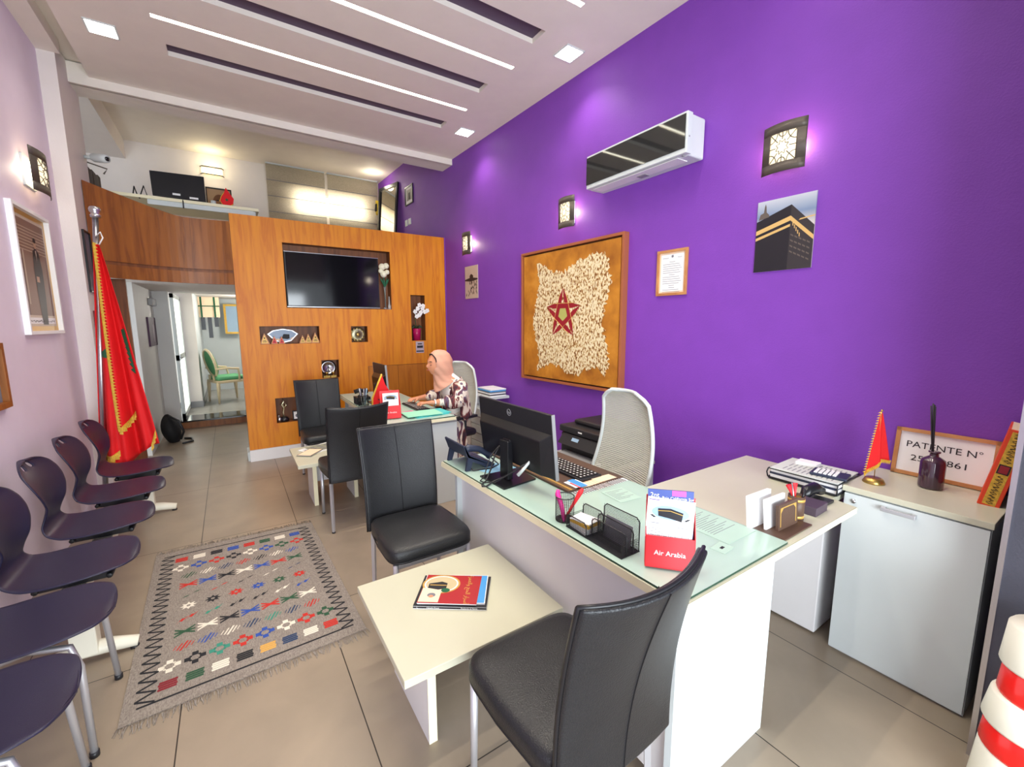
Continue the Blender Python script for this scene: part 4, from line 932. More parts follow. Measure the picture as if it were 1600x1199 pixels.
def p_star(b, iw, ih, z):
    rr = random.Random(5); pts = []
    L, R_, Tp, Bt = -.36, .42, .41, -.44
    for i in range(60): s = i/60; pts.append((L+(R_-L)*s + .0, Tp + .05*math.sin(s*7+2) + rr.uniform(-.02, .02)))
    for i in range(60): s = i/60; pts.append((R_ + .03*math.sin(s*9) + rr.uniform(-.02, .02), Tp+(Bt-Tp)*s))
    for i in range(60): s = i/60; pts.append((R_+(L-R_)*s, Bt + .04*math.sin(s*11) + rr.uniform(-.03, .02)))
    for i in range(60): s = i/60; pts.append((L + .03*math.sin(s*8+1) + rr.uniform(-.02, .02), Bt+(Tp-Bt)*s))
    n = len(pts); cx, cy_ = .03, -.01; P3 = [(x*iw*1.9*.98, y*ih*1.9*.98) for x, y in pts]
    b.add([(cx*iw, cy_*ih, z+.004)] + [(x, y, z+.0035) for x, y in P3] + [(x, y, z) for x, y in P3], [(0, 1+i, 1+(i+1) % n) for i in range(n)] + [(1+i, 1+n+i, 1+n+(i+1) % n, 1+(i+1) % n) for i in range(n)], 1)
    # five-pointed interlaced star outline
    R1 = ih*.40; P5 = [(R1*math.cos(PI/2+2*PI*k/5)-.05*iw, R1*math.sin(PI/2+2*PI*k/5)+.03*ih) for k in range(5)]
    for k in range(5):
        a, c = Vector(P5[k]), Vector(P5[(k+2) % 5]); d = (c-a).normalized(); nn = Vector((-d.y, d.x))*.021
        b.add([(*(a), z+.0052+.0002*k), (*(a+d*.10-nn), z+.0052+.0002*k), (*(c-d*.10-nn), z+.0052+.0002*k), (*(c), z+.0052+.0002*k), (*(c-d*.10+nn), z+.0052+.0002*k), (*(a+d*.10+nn), z+.0052+.0002*k)], [(0, 1, 2, 3, 4, 5)], 2)
        b.tube([(*(a+d*.05-nn*1.1), z+.006), (*(c-d*.05-nn*1.1), z+.006)], .0022, 4, 3)
    b.add([(x*.085-.05*iw, y*.085+.03*ih, z+.0045) for x, y in ell(0, 0, 1, 1, 14)], [tuple(range(14))], 4)
framed('star_painting', 'large ochre and cream painting with red interlaced star in copper frame', 'painting', wallT(2.965, 1.568), 1.30, 1.235, .022, .055, mat('copper_frame', srgb(176, 104, 68), .4, metal=.2), [gold_canvas(), plaster(), mat('crimson_paint', srgb(150, 24, 40), .5), 'goldprint', mat('olive_paint', srgb(176, 176, 96), .7)], p_star, inner='ink')
def p_cert(b, iw, ih, z):
    b.box(-iw+.012, -ih+.012, z, iw-.012, ih-.012, z+.001, 1)
    for i in range(15):
        y = ih*.52 - i*.0145; wd = .8 if i not in (0, 6, 11, 12) else .25
        b.box(-iw*wd*.9, y, z+.001, iw*wd*(.9-.1*((i*5) % 3)), y+.0028, z+.0014, 2)
    b.add([(x, y, z+.0015) for x, y in [(p*.012, q*.012+ih*.80) for p, q in star(1, .6, 8)]], [tuple(range(16))], 2)
    b.box(-iw*.75, ih*.72, z+.001, -iw*.3, ih*.74, z+.0014, 2); b.box(iw*.4, ih*.72, z+.001, iw*.72, ih*.74, z+.0014, 2)
framed('framed_certificate', 'small certificate in a light wood frame to the right of the painting', 'framed document', wallT(1.93, 1.848), .238, .31, .018, .015, 'orangewood', ['peach', 'paper', 'greyink'], p_cert)
# photo panel of the black cube building
t = thing('cube_building_photo', 'unframed photo panel of a black cube building with gold band', 'picture', wallT(1.235, 1.80).translation)
def skyb():
    def f(nt, v):
        s = nt.nodes.new('ShaderNodeSeparateXYZ'); nt.links.new(v, s.inputs[0]); return ramp(nt, s.outputs[2], [(0, srgb(196, 190, 186)), (.2, srgb(226, 214, 200)), (.3, srgb(120, 140, 170)), (.4, srgb(196, 200, 208))])
    return ramp_mat('printed_sky', f, .4)
T = wallT(1.232, 1.99); w, h = .296, .392; b = MB(T=T); b.box(-w/2, -h/2, 0, w/2, h/2, .008, 0)
q = lambda pts, mi, o: b.add([(x*w, y*h, .008+o) for x, y in pts], [tuple(range(len(pts)))], mi)
q([(-.5, -.5), (-.5, .22), (.10, .385), (.10, -.5)], 1, .0003)
q([(.10, -.5), (.10, .385), (.5, .06), (.5, -.5)], 2, .0003)
q([(-.5, .03), (-.5, .09), (.10, .235), (.10, .17)], 3, .0006); q([(-.5, -.05), (-.5, -.01), (.10, .125), (.10, .09)], 3, .0006)
q([(.10, .17), (.10, .235), (.5, -.07), (.5, -.13)], 3, .0006)
for k in range(5): q([(.14+.03*k, .10-.04*k), (.14+.03*k, .15-.04*k), (.155+.03*k, .14-.04*k), (.155+.03*k, .09-.04*k)], 3, .0007)
for j in range(4):
    for k in range(5): q([(.12+.07*k, -.03-.075*j-.03*k), (.12+.07*k, -.01-.075*j-.03*k), (.17+.07*k, -.035-.075*j-.03*k), (.17+.07*k, -.055-.075*j-.03*k)], 4, .0006)
q([(.24, .155), (.26, .175), (.5, .195), (.5, .18)], 3, .0009)
q([(-.47, .24), (-.44, .32), (-.38, .34), (-.37, .42), (-.355, .46), (-.34, .42), (-.33, .34), (-.28, .30), (-.28, .27)], 4, .0005)
b.build('photo_print', [skyb(), mat('photo_dark', srgb(34, 32, 38), .4), mat('photo_charcoal', srgb(54, 50, 52), .4), mat('photo_gold', srgb(214, 176, 110), .4), mat('photo_taupe', srgb(98, 88, 80), .4)], t)
# narrow photo by the far sconce
t = thing('narrow_crowd_photo', 'narrow sepia photo panel beneath the far sconce by the oak wall', 'picture', wallT(4.69, 1.8).translation)
T = wallT(4.69, 2.0); w, h = .30, .385; b = MB(T=T); b.box(-w/2, -h/2, 0, w/2, h/2, .008, 0)
q([(-.5, .06), (-.5, .10), (.0, .15), (.5, .10), (.5, .06), (0, .02)], 1, .0004); q([(-.12, .05), (-.12, .2), (.0, .26), (.16, .2), (.16, .05)], 1, .0006)
rr = random.Random(2)
for k in range(40): x, y = rr.uniform(-.46, .44), rr.uniform(-.42, -.0); q([(x, y), (x+.02, y+.07), (x+.05, y+.02), (x+.04, y-.03)], 1, .0005)
b.build('photo_print', [mat('sepia_print', srgb(196, 176, 160), .5), mat('sepia_dark', srgb(44, 36, 40), .5)], t)
# upstairs on the purple wall
t = thing('leaning_mirror', 'tall black framed mirror with bright pane leaning upstairs by the blinds', 'mirror', (2.2, 7.4, 2.70))
T = frameT((2.26, 7.15, 2.70), (.25, -1, 0), (-1, -.25, .10)); b = MB(T=T); w, h = .55, 1.02
for r_ in ((-w/2, 0, w/2, .05), (-w/2, h-.05, w/2, h), (-w/2, .05, -w/2+.04, h-.05), (w/2-.04, .05, w/2, h-.05)): b.box(r_[0], r_[1], 0, r_[2], r_[3], .03)
b.build('frame', 'blacksatin', t); b = MB(T=T); b.box(-w/2+.04, .05, .004, w/2-.04, h-.05, .010); b.build('mirror_glass', mat('mirror_silver', srgb(230, 226, 214), .03, metal=1), t)
b = MB(T=frameT((2.32, 7.78, 3.50), (.3, -1, 0), (-1, -.3, 0))); b.lathe([(.12, 0), (.12, .02), (.085, .022)], 28); o = b.build('yellow_disc_sign', mat('yellow_enamel', srgb(220, 190, 50), .4)); tag(o, 'round yellow disc sign with black centre upstairs beside the mirror', 'sign')
b = MB(T=frameT((2.32, 7.78, 3.50), (.3, -1, 0), (-1, -.3, 0))); b.box(-.04, -.06, .022, .04, .06, .03); b.build('dark_emblem', 'ink', o)
def p_small(b, iw, ih, z):
    b.box(-iw*.7, -ih*.6, z, iw*.7, ih*.7, z+.001, 1); b.box(-iw*.2, -ih*.5, z+.001, iw*.3, ih*.3, z+.0015, 2)
framed('small_framed_print', 'small black framed print high on the purple wall upstairs', 'framed picture', wallT(6.52, 3.43), .30, .27, .015, .015, 'blacksatin', ['paper', mat('print_grey', srgb(150, 146, 138), .5), 'ink'], p_small)
for i in range(2):
    b = MB(T=wallT(6.66-.13*i, 3.05)); b.box(-.045, -.045, 0, .045, .045, .010); b.box(-.015, -.03, .010, .015, .03, .014); tag(b.build('light_switch', 'white', bevel=.002), ['left white switch on the purple wall upstairs', 'right white switch on the purple wall upstairs'][i], 'switch', 'paired switches upstairs')

# ================================================================ UPSTAIRS, BACK
MZ = 2.25
t = thing('mezzanine_desk', 'pale desk board upstairs behind the curved oak parapet', 'desk', (-.3, 6.3, MZ))
MB().box(-1.0, 5.95, 2.80, .40, 6.65, 2.83).build('desk_board', 'creamedge', t)
for x in (-.95, .35): MB().box(x-.02, 6.0, MZ, x+.02, 6.6, 2.80).build('desk_leg', 'white', t)
MB().box(-.60, 5.97, 2.75, .35, 5.99, 2.80).build('front_rail', 'white', t)
t = thing('mezzanine_monitor', 'black monitor seen from behind on the upstairs desk', 'monitor', (-.33, 6.3, 2.83))
b = MB(); b.add([(-.575, 6.22, 2.90), (-.10, 6.20, 2.88), (-.10, 6.24, 3.175), (-.585, 6.26, 3.165), (-.575, 6.25, 2.90), (-.10, 6.23, 2.88), (-.10, 6.27, 3.175), (-.585, 6.29, 3.165)], [(0, 1, 2, 3), (7, 6, 5, 4), (0, 4, 5, 1), (1, 5, 6, 2), (2, 6, 7, 3), (3, 7, 4, 0)]); b.build('rear_housing', 'black', t, bevel=.004)
b = MB(); b.box(-.42, 6.25, 2.83, -.26, 6.38, 2.84); b.box(-.36, 6.26, 2.84, -.32, 6.29, 2.95); b.build('stand', 'black', t)
b = MB(); b.box(-.40, 6.205, 2.925, -.33, 6.215, 2.945); b.box(-.25, 6.205, 2.905, -.17, 6.213, 2.925); b.build('sticker', 'paper', t)
b = MB(); b.tube([(-.72, 6.05, 2.832), (-.70, 6.03, 2.92), (-.68, 6.0, 2.84), (-.66, 5.955, 2.79), (-.62, 6.0, 2.93), (-.60, 6.02, 2.835), (-.45, 6.1, 2.836), (-.35, 6.15, 2.835), (-.30, 5.955, 2.84), (-.30, 5.94, 2.74)], .006, 6)
tag(b.build('power_cable', 'black'), 'black cables curled over the edge of the upstairs desk', 'cable')
def p_face(b, iw, ih, z):
    b.add([(x, y, z+.001) for x, y in ell(0, -.02, iw*.55, ih*.72, 20)], [tuple(range(20))], 1); b.add([(x, y, z+.002) for x, y in ell(0, -.05, iw*.34, ih*.48, 20)], [tuple(range(20))], 2)
    for s in (-1, 1): b.box(s*iw*.14-.012, 0, z+.002, s*iw*.14+.012, .012, z+.003, 3)
T_ = frameT((.03, 6.48, 2.98), (1, 0, 0), (0, -1, .12))
framed('wooden_relief', 'framed carved wooden portrait standing on the upstairs desk behind flag', 'framed picture', T_, .26, .30, .012, .02, 'blacksatin', [mat('tan_mount', srgb(176, 140, 100), .6), mat('carved_brown', srgb(120, 78, 44), .6), mat('carved_tan', srgb(160, 112, 72), .6), 'ink'], p_face)
t = thing('desk_pennant', 'small red pennant flag standing on the upstairs desk', 'table flag', (.10, 6.15, 2.83))
b = MB(); b.tube([(.10, 6.15, 2.83), (.10, 6.15, 3.06)], .003, 6); b.build('pole', 'brass', t)
b = MB(T=frameT((.10, 6.146, 2.83), (1, 0, 0), (0, -1, 0))); n = 20; dr = [(0, .235), (.03, .18), (.07, .12), (.06, .06), (.02, .03), (-.04, .04), (-.065, .08), (-.05, .13), (-.02, .18)]
b.prism(dr, 0, .004, 0); b.build('flag_cloth', 'red', t); b = MB(T=frameT((.10, 6.138, 2.83), (1, 0, 0), (0, -1, 0))); b.prism([(x*.022, y*.022+.10) for x, y in star(1, .4)], 0, .002); b.build('star_emblem', 'green', t)
b = MB(T=frameT((.10, 6.144, 2.83), (1, 0, 0), (0, -1, 0))); b.tube([(x*1.04, y, .002) for x, y in dr[3:]], .004, 5); b.build('fringe', 'gold', t)
b = MB(); b.lathe([(.022, 0), (.026, .06), (.023, .06), (.02, .01)], 16, (-.03, 6.1, 2.83)); tag(b.build('white_mug', 'white'), 'white mug on the upstairs desk beside the monitor', 'mug')
# oval bulkhead lamp on the back wall upstairs
t = thing('oval_wall_lamp', 'lit oval wall lamp upstairs above the monitor', 'wall lamp', (-.02, 7.85, 3.62)); T = backT(-.02, 3.70, 7.90)
b = MB(T=T); b.box(-.13, -.045, 0, .13, .045, .05); b.build('shade', mat('warm_lit_glass', srgb(255, 240, 190), .5, emit=(1, .80, .42), es=1.3), t, bevel=.03, bseg=4)
for s in (-1, 1): b = MB(T=T); b.tube([(-.14, s*.05, .02), (-.12, s*.05, .07), (.12, s*.05, .07), (.14, s*.05, .02)], .007, 6); b.build('metal_bar', 'blacksatin', t)
point_light('oval_lamp_glow', (-.02, 7.70, 3.74), 2.2, (1, .86, .55), .06)
point_light('picture_lamp_glow', (2.15, 7.35, 3.80), 2, (1, .9, .7), .05)
b = MB(); 
for k in range(3): b.box(-1.05+.03*k, 5.75+.05*k, 2.70, -1.0+.03*k, 5.95, 3.0-.03*k)
b.tube([(-1.02, 5.72, 3.02), (-.85, 5.75, 2.98), (-.88, 5.75, 2.93)], .007, 6)
tag(b.build('hanging_bag', mat('taupe_fabric', srgb(96, 86, 76), .8)), 'dark bag hanging on the parapet top behind the pillar', 'bag')
# security camera on the pillar
t = thing('security_camera', 'white bullet security camera high on the pillar', 'camera', (-.90, 5.2, 2.84)); d = Vector((.55, -.55, -.12)).normalized(); P = Vector((-.86, 5.32, 2.95))
b = MB(); b.tube([P-d*.02, P-d*.0, P+d*.10, P+d*.135], [.028, .036, .036, .030], 16); b.build('body', 'white', t)
b = MB(); b.tube([P+d*.134, P+d*.139], .018, 14); b.build('lens', 'screen', t); b = MB(); b.tube([(-.93, 5.34, 2.95), P+d*.02], .016, 10); b.build('bracket', 'white', t)
# framed pictures on the side of the pillar
for (y, z_, h, lb) in ((5.0, 2.02, .50, 'dark framed picture on the pillar side, behind the flag pole'), (5.02, 1.36, .52, 'lower red-brown framed picture on the pillar side behind the flag')):
    T = frameT((-.93, y, z_), (0, 1, 0), (1, 0, 0)); framed('narrow_framed_picture', lb, 'framed picture', T, .20, h, .012, .015, 'blacksatin' if z_ > 1.6 else mat('redbrown_frame', srgb(120, 44, 44), .5), ['greyink'])

# ================================================================ LEFT WALL
def p_portrait(b, iw, ih, z):
    b.box(-iw+.03, -ih+.03, z, iw-.03, ih-.03, z+.001, 1)
    b.box(-iw+.05, -ih+.10, z+.001, iw-.05, ih-.05, z+.0015, 2)
    for k in range(8): b.box(-iw+.05, ih*.35+.02*k, z+.0015, iw-.05, ih*.35+.02*k+.006, z+.0018, 3)
    b.box(-iw+.05, -ih+.10, z+.0015, -iw+.11, ih*.2, z+.002, 4); b.box(-iw+.12, -ih*.55, z+.0015, -iw+.14, ih*.35, z+.002, 3)
    X = iw*.18; sc = ih/.31
    b.add([(X+x*sc, y*sc-.02, z+.0022) for x, y in ((-.045, .13), (-.06, .04), (-.055, -.10), (-.04, -.26), (.04, -.26), (.06, -.10), (.065, .04), (.045, .13), (.012, .15), (-.012, .15))], [tuple(range(10))], 5)
    b.add([(X+x, y, z+.0026) for x, y in ell(0, .175*sc-.02, .019*sc, .026*sc, 14)], [tuple(range(14))], 6)
    b.add([(X+x, y, z+.0028) for x, y in ell(0, .193*sc-.02, .021*sc, .014*sc, 12)], [tuple(range(12))], 5)
    b.add([(X-.008, .14*sc-.02, z+.0026), (X+.008, .14*sc-.02, z+.0026), (X, .08*sc-.02, z+.0026)], [(0, 1, 2)], 1)
    b.box(X-.05, -.03*sc-.02, z+.0024, X-.0, -.0-.02, z+.0028, 6)
    b.box(-iw+.05, -ih+.045, z+.001, iw-.05, -ih+.085, z+.0014, 7)
    rr = random.Random(1); b.tube([(-iw+.07+(2*iw-.14)*k/40, -ih+.062+rr.uniform(-.006, .008), z+.0018) for k in range(41)], .0015, 4, 5)
framed('framed_portrait', 'white framed sepia portrait of a standing man in suit, lilac wall', 'framed picture', leftT(4.105, 1.838), .64, .79, .022, .03, 'paper', ['goldprint', mat('sepia_pale', srgb(196, 180, 160), .5), mat('sepia_mid', srgb(128, 98, 84), .5), mat('sepia_light', srgb(176, 156, 136), .5), mat('maroon_print', srgb(92, 52, 54), .5), mat('suit_dark', srgb(38, 32, 36), .5), mat('face_print', srgb(176, 140, 116), .5), 'paper'], p_portrait)
framed('brown_framed_picture', 'corner of a brown wooden frame on the lilac wall at left edge', 'framed picture', leftT(3.10, 1.24), .53, .34, .03, .03, 'oakdark', ['sepia' if 'sepia' in M else 'greyink'])

# hall: dark relief panel, junction box, rucksack
framed('purple_relief_panel', 'small purple panel with a dark figure on the hallway wall', 'wall panel', frameT((-.85, 7.32, 1.415), (0, 1, 0), (1, 0, 0)), .62, .37, .01, .02, mat('plum_panel', srgb(88, 58, 84), .6), ['plum', ] if False else [mat('plum_canvas', srgb(84, 54, 80), .6), mat('pale_mauve', srgb(150, 130, 150), .6)], lambda b, iw, ih, z: b.add([(x, y, z+.002) for x, y in ell(.05, -.02, .05, .12, 14)], [tuple(range(14))], 1), artd=.018)
b = MB(T=frameT((-.85, 7.5, 1.80), (0, 1, 0), (1, 0, 0))); b.box(-.18, -.045, 0, .18, .05, .05); tag(b.build('emergency_light', mat('clear_grey_plastic', srgb(170, 170, 170), .2), bevel=.01), 'small box shaped emergency light high on the hallway wall', 'emergency light')
t = thing('black_rucksack', 'black rucksack slumped on the floor at the hallway corner', 'bag', (-.74, 6.9, 0))
b = MB(); b.grid(lambda u, v: (-.75+.10*math.cos(2*PI*u)*(math.sin(PI*min(.999, .12+.86*v))**.6)+.05*(1-v)*1, 6.92+.14*math.sin(2*PI*u)*(math.sin(PI*min(.999, .12+.86*v))**.6), .002+.36*v-.02*math.sin(6*u*PI)*v*0), 20, 14); b.build('body', mat('black_nylon', srgb(22, 22, 24), .7, bump=.4, bscale=30), t)
b = MB(); b.tube([(-.72, 6.80, .36), (-.62, 6.74, .30), (-.58, 6.76, .15), (-.62, 6.80, .05)], .014, 6); b.build('shoulder_strap', 'black', t)
b = MB(); b.tube([(-.60, 6.70, .012), (-.50, 6.78, .012), (-.52, 6.95, .012), (-.6, 7.0, .012)], .012, 6); b.build('loose_strap', 'black', t)

# ================================================================ RUG
t = thing('kilim_rug', 'grey woven kilim rug with colourful motifs and black zigzag borders', 'rug', (0, 2.72, 0))
Q = [(-.465, 1.985), (.455, 2.015), (.412, 3.425), (-.512, 3.46)]
def rp(u, v, h=.006):
    a = Vector(Q[0]).lerp(Vector(Q[1]), u); c = Vector(Q[3]).lerp(Vector(Q[2]), u); p = a.lerp(c, v); return (p.x, p.y, h)
rug_m = ramp_mat('grey_wool', lambda nt, v: ramp(nt, noise(nt, v, 90, 5, (3, 1, 1)), [(.3, srgb(122, 112, 104)), (.7, srgb(160, 150, 140))]), .9, bump=.5, bscale=300)
cols = {'r': (190, 48, 40), 'w': (228, 220, 204), 'k': (36, 36, 40), 'b': (50, 80, 160), 'g': (46, 84, 60), 't': (60, 140, 120), 'n': (48, 66, 96), 'm': (130, 34, 44), 'o': (214, 164, 84)}
mats = [rug_m] + [mat('wool_'+{'r': 'red', 'w': 'cream', 'k': 'black', 'b': 'blue', 'g': 'green', 't': 'teal', 'n': 'navy', 'm': 'maroon', 'o': 'ochre'}[k], srgb(*c), .95, bump=.3, bscale=400) for k, c in cols.items()]
ix = {k: i+1 for i, k in enumerate(cols)}
b = MB(); n = 8
vs = [rp(u, v, h) for h in (.001, .006) for u, v in ((0, 0), (1, 0), (1, 1), (0, 1))]; b.add(vs, [(3, 2, 1, 0), (4, 5, 6, 7), (0, 1, 5, 4), (1, 2, 6, 5), (2, 3, 7, 6), (3, 0, 4, 7)])
def rq(pts, k, h=.0066): b.add([rp(u, v, h) for u, v in pts], [tuple(range(len(pts)))], ix[k])
def cell(cx_, cy_, k, kind):
    w, hh = .043, .0235
    if kind == 'rect':
        for j in range(4): o = .003*(j % 2); rq([(cx_-w*.8+o, cy_-hh*.8+j*.4*hh), (cx_+w*.8+o, cy_-hh*.8+j*.4*hh), (cx_+w*.8+o, cy_-hh*.8+(j+.86)*.4*hh), (cx_-w*.8+o, cy_-hh*.8+(j+.86)*.4*hh)], k)
    elif kind == 'cross':
        for dx, dy in ((0, 1), (0, -1), (1, 0), (-1, 0)): rq([(cx_+dx*w*.72-w*.30, cy_+dy*hh*.85-hh*.38), (cx_+dx*w*.72+w*.30, cy_+dy*hh*.85-hh*.38), (cx_+dx*w*.72+w*.30, cy_+dy*hh*.85+hh*.38), (cx_+dx*w*.72-w*.30, cy_+dy*hh*.85+hh*.38)], k)
        for dx, dy in ((1, 1), (1, -1), (-1, 1), (-1, -1)): rq([(cx_+dx*w*.42-w*.12, cy_+dy*hh*.42-hh*.16), (cx_+dx*w*.42+w*.12, cy_+dy*hh*.42-hh*.16), (cx_+dx*w*.42+w*.12, cy_+dy*hh*.42+hh*.16), (cx_+dx*w*.42-w*.12, cy_+dy*hh*.42+hh*.16)], k)
    elif kind == 'diam':
        for j in range(5): o = (j-2)*w*.42; l = 1-abs(j-2)*.28; rq([(cx_+o-w*.45*l, cy_-hh*.9*l), (cx_+o-w*.22*l, cy_-hh*.9*l), (cx_+o+w*.5*l, cy_+hh*.9*l), (cx_+o+w*.27*l, cy_+hh*.9*l)], k)
    elif kind == 'moth':
        for s in (-1, 1):
            for q in (-1, 0, 1): rq([(cx_, cy_-hh*.25), (cx_, cy_+hh*.25), (cx_+s*w*1.05, cy_+q*hh*.85+hh*.18), (cx_+s*w*1.05, cy_+q*hh*.85-hh*.12)], k, .0066+.0001*(q+1))
    elif kind == 'dash': 
        for s in (-1, 1): rq([(cx_+s*w*.6-w*.5, cy_+s*hh*.4-hh*.3), (cx_+s*w*.6+w*.1, cy_+s*hh*.4-.1*hh), (cx_+s*w*.6+w*.5, cy_+s*hh*.4+hh*.3), (cx_+s*w*.6-w*.1, cy_+s*hh*.4+.1*hh)], k)
    elif kind == 'star': rq([(cx_+x*w, cy_+y*hh*1.05) for x, y in star(1, .55, 8)], k); b.add([rp(cx_+x*w*.25, cy_+y*hh*.3, .0069) for x, y in ell(0, 0, 1, 1, 6)], [tuple(range(6))], 0)
    elif kind == 'zig':
        for s in (-1, 1): rq([(cx_+s*w*.5-w*.75, cy_+s*hh*.25-hh*.9), (cx_+s*w*.5-w*.35, cy_+s*hh*.25-hh*.2), (cx_+s*w*.5-w*.1, cy_+s*hh*.25-hh*.4), (cx_+s*w*.5+w*.75, cy_+s*hh*.25+hh*.9), (cx_+s*w*.5+w*.2, cy_+s*hh*.25+hh*.3), (cx_+s*w*.5-w*.1, cy_+s*hh*.25+hh*.4)], k)
rows = [('rect', 'mgwkonwr'), ('cross', 'wktrbwrg'), ('diam', 'rbwntnr'), ('moth', 'gwkbrgw'), ('zig', 'rtkkwb'), ('star', 'wkrbgr'), ('dash', 'grkwn'), ('moth', 'rbkwbrg'), ('diam', 'gwnrkwb'), ('cross', 'wbrkwbgr'), ('rect', 'rwkbrgwb')]
for i, (kind, cs) in enumerate(rows):
    v = .10+.080*i
    for j, k in enumerate(cs): cell(.15+.70*(j+(.5 if len(cs) < 8 else 0)*1.0)/(len(cs)-(0 if len(cs) < 8 else 1)), v, k, kind)
for u0, s in ((.075, 1), (.925, -1)):
    N = 44
    for i in range(N):
        v0 = .05+.90*i/N; a, c = (-.036, .036) if i % 2 else (.036, -.036)
        rq([(u0+a*s, v0-.0038), (u0+c*s, v0+.90/N-.0038), (u0+c*s, v0+.90/N+.0038), (u0+a*s, v0+.0038)], 'k', .0066+.0001*(i % 2))
for v in (.045, .955): rq([(.05, v-.0035), (.95, v-.0035), (.95, v+.0035), (.05, v+.0035)], 'k')
b.build('woven_field', mats, t, fixn=False)
b = MB(); rr = random.Random(4)
for v, s in ((0, -1), (1, 1)):
    for i in range(170):
        u = i/169; p = Vector(rp(u, v, .004)); l = rr.uniform(.025, .06); dx = rr.uniform(-.012, .012)
        b.tube([p, p+Vector((dx*.5, s*l*.5, .004)), p+Vector((dx, s*l, -.002))], .0016, 3)
b.build('fringe', rug_m, t, kind='stuff')

# ================================================================ MAGAZINES ON THE LOW TABLES
def mag(label, T, w, h, th, mcover, paint=None, group='magazines on the near coffee table', mats=None):
    b = MB(T=T); b.box(-w/2, -h/2, 0, w/2, h/2, th-.0006, 0); b.box(-w/2, -h/2, th-.0006, w/2, h/2, th, 1); m = ['paper', mcover] + (mats or [])
    if paint: paint(b, th)
    t = thing('magazine', label, 'magazine', T.translation, 0, group)
    b.build('cover', m, t); return t
MZT = .4105
# near edge of the pile runs (.51,1.46)->(.74,1.30): u along it, v away from the camera
ang = math.atan2(-.175, .245)
Tm = lambda z, dx=0, dy=0, r=0: Matrix.Translation((.685+dx, 1.478+dy, z)) @ Matrix.Rotation(ang+r, 4, 'Z')
def p_black(b, th):
    b.box(-.142, -.1022, .003, .142, -.1015, th-.002, 2); b.text('Canada Ouest', .0085, frameT((-.065, -.1023, th*.5), (1, 0, 0), (0, -1, 0)), 3, .0001); b.text('L.', .010, frameT((-.125, -.1023, th*.5), (1, 0, 0), (0, -1, 0)), 3, .0001)
    b.text('Thaïlande & Maroc', .0085, frameT((.075, -.1023, th*.5), (1, 0, 0), (0, -1, 0)), 3, .0001)
mag('black spined guide book at the bottom of the pile on the near coffee table', Tm(MZT), .285, .203, .012, 'ink', p_black, mats=['ink', 'paper'])
def p_blue(b, th):
    b.box(.02, -.09, th, .128, .09, th+.0003, 2); b.box(-.125, -.085, th, -.112, .085, th+.0003, 2)
mag('white and blue magazine under the red one on the near coffee table', Tm(MZT+.012, .004, .003, .02), .262, .185, .006, 'paper', p_blue, mats=['blue'])
def p_red(b, th):
    b.add([(x-.045, y+.03, th+.0002) for x, y in ell(0, 0, .078, .062, 28)], [tuple(range(28))], 2)
    b.add([(x-.045, y+.03, th+.0004) for x, y in ell(0, 0, .070, .055, 28)], [tuple(range(28))], 3)
    b.add([(x-.045, y+.03, th+.0006) for x, y in ell(0, 0, .064, .050, 28)], [tuple(range(28))], 4)
    b.box(-.114, -.088, th+.0007, -.035, .0, th+.0008, 5)
    b.poly([(-.095, .03, th+.001), (-.045, .045, th+.001), (-.02, .035, th+.001), (-.02, .0, th+.001), (-.05, -.01, th+.001), (-.095, .0, th+.001)], 6)
    b.box(-.09, .018, th+.0011, -.022, .023, th+.0013, 2)
    b.add([(x-.02, y-.012, th+.0011) for x, y in ell(0, 0, .018, .014, 12)], [tuple(range(12))], 7)
    b.add([(x-.07, y-.045, th+.0011) for x, y in ell(0, 0, .017, .014, 12)], [tuple(range(12))], 8); b.add([(x-.07, y-.053, th+.0012) for x, y in ell(0, 0, .010, .009, 10)], [tuple(range(10))], 9)
    T = Matrix.Translation((.072, .0, th+.0003)) @ Matrix.Rotation(-PI/2, 4, 'Z')
    b.text('\ufe83\ufeb3\ufeae\ufe8d\ufead \ufe8d\ufedf\ufea4\ufe9e \ufeed\ufe8d\ufedf\ufecc\ufee4\ufeae\ufe93'[::-1], .026, T, 2, .0003)
mag('red magazine with gold arabic title and mosque picture on top of pile', Tm(MZT+.018, -.012, .004, -.01), .232, .186, .004, mat('crimson_cover', srgb(168, 34, 40), .35),
    p_red, mats=['goldprint', 'paper', mat('sand_print', srgb(196, 178, 140), .5), 'peach', 'ink', 'green', 'greyink', 'skin'])
T = flatT(.60, 4.02, MZT, .5); mag('lower newspaper on the rear coffee table', T, .30, .21, .004, 'paper', lambda b, th: [b.box(-.13, -.09+.014*j, th, .12, -.085+.014*j, th+.0003, 2) for j in range(12)], 'newspapers on the rear coffee table', ['greyink'])
T = flatT(.63, 4.03, MZT+.004, .3); mag('upper printed leaflet with dark pattern on the rear coffee table', T, .26, .19, .003, mat('sage_print', srgb(150, 150, 130), .6), lambda b, th: [b.add([(x+.06*i-.08, y+.05*j-.05, th+.0003) for x, y in star(.022, .012, 6)], [tuple(range(12))], 2) for i in range(4) for j in range(3)], 'newspapers on the rear coffee table', ['greyink'])
T = flatT(.50, 3.90, MZT+.0075, .9); mag('folded brown edged brochure at the front of the rear coffee table', T, .20, .13, .003, 'brown', lambda b, th: b.box(-.09, -.055, th, .09, .06, th+.0003, 2), 'newspapers on the rear coffee table', ['peach'])

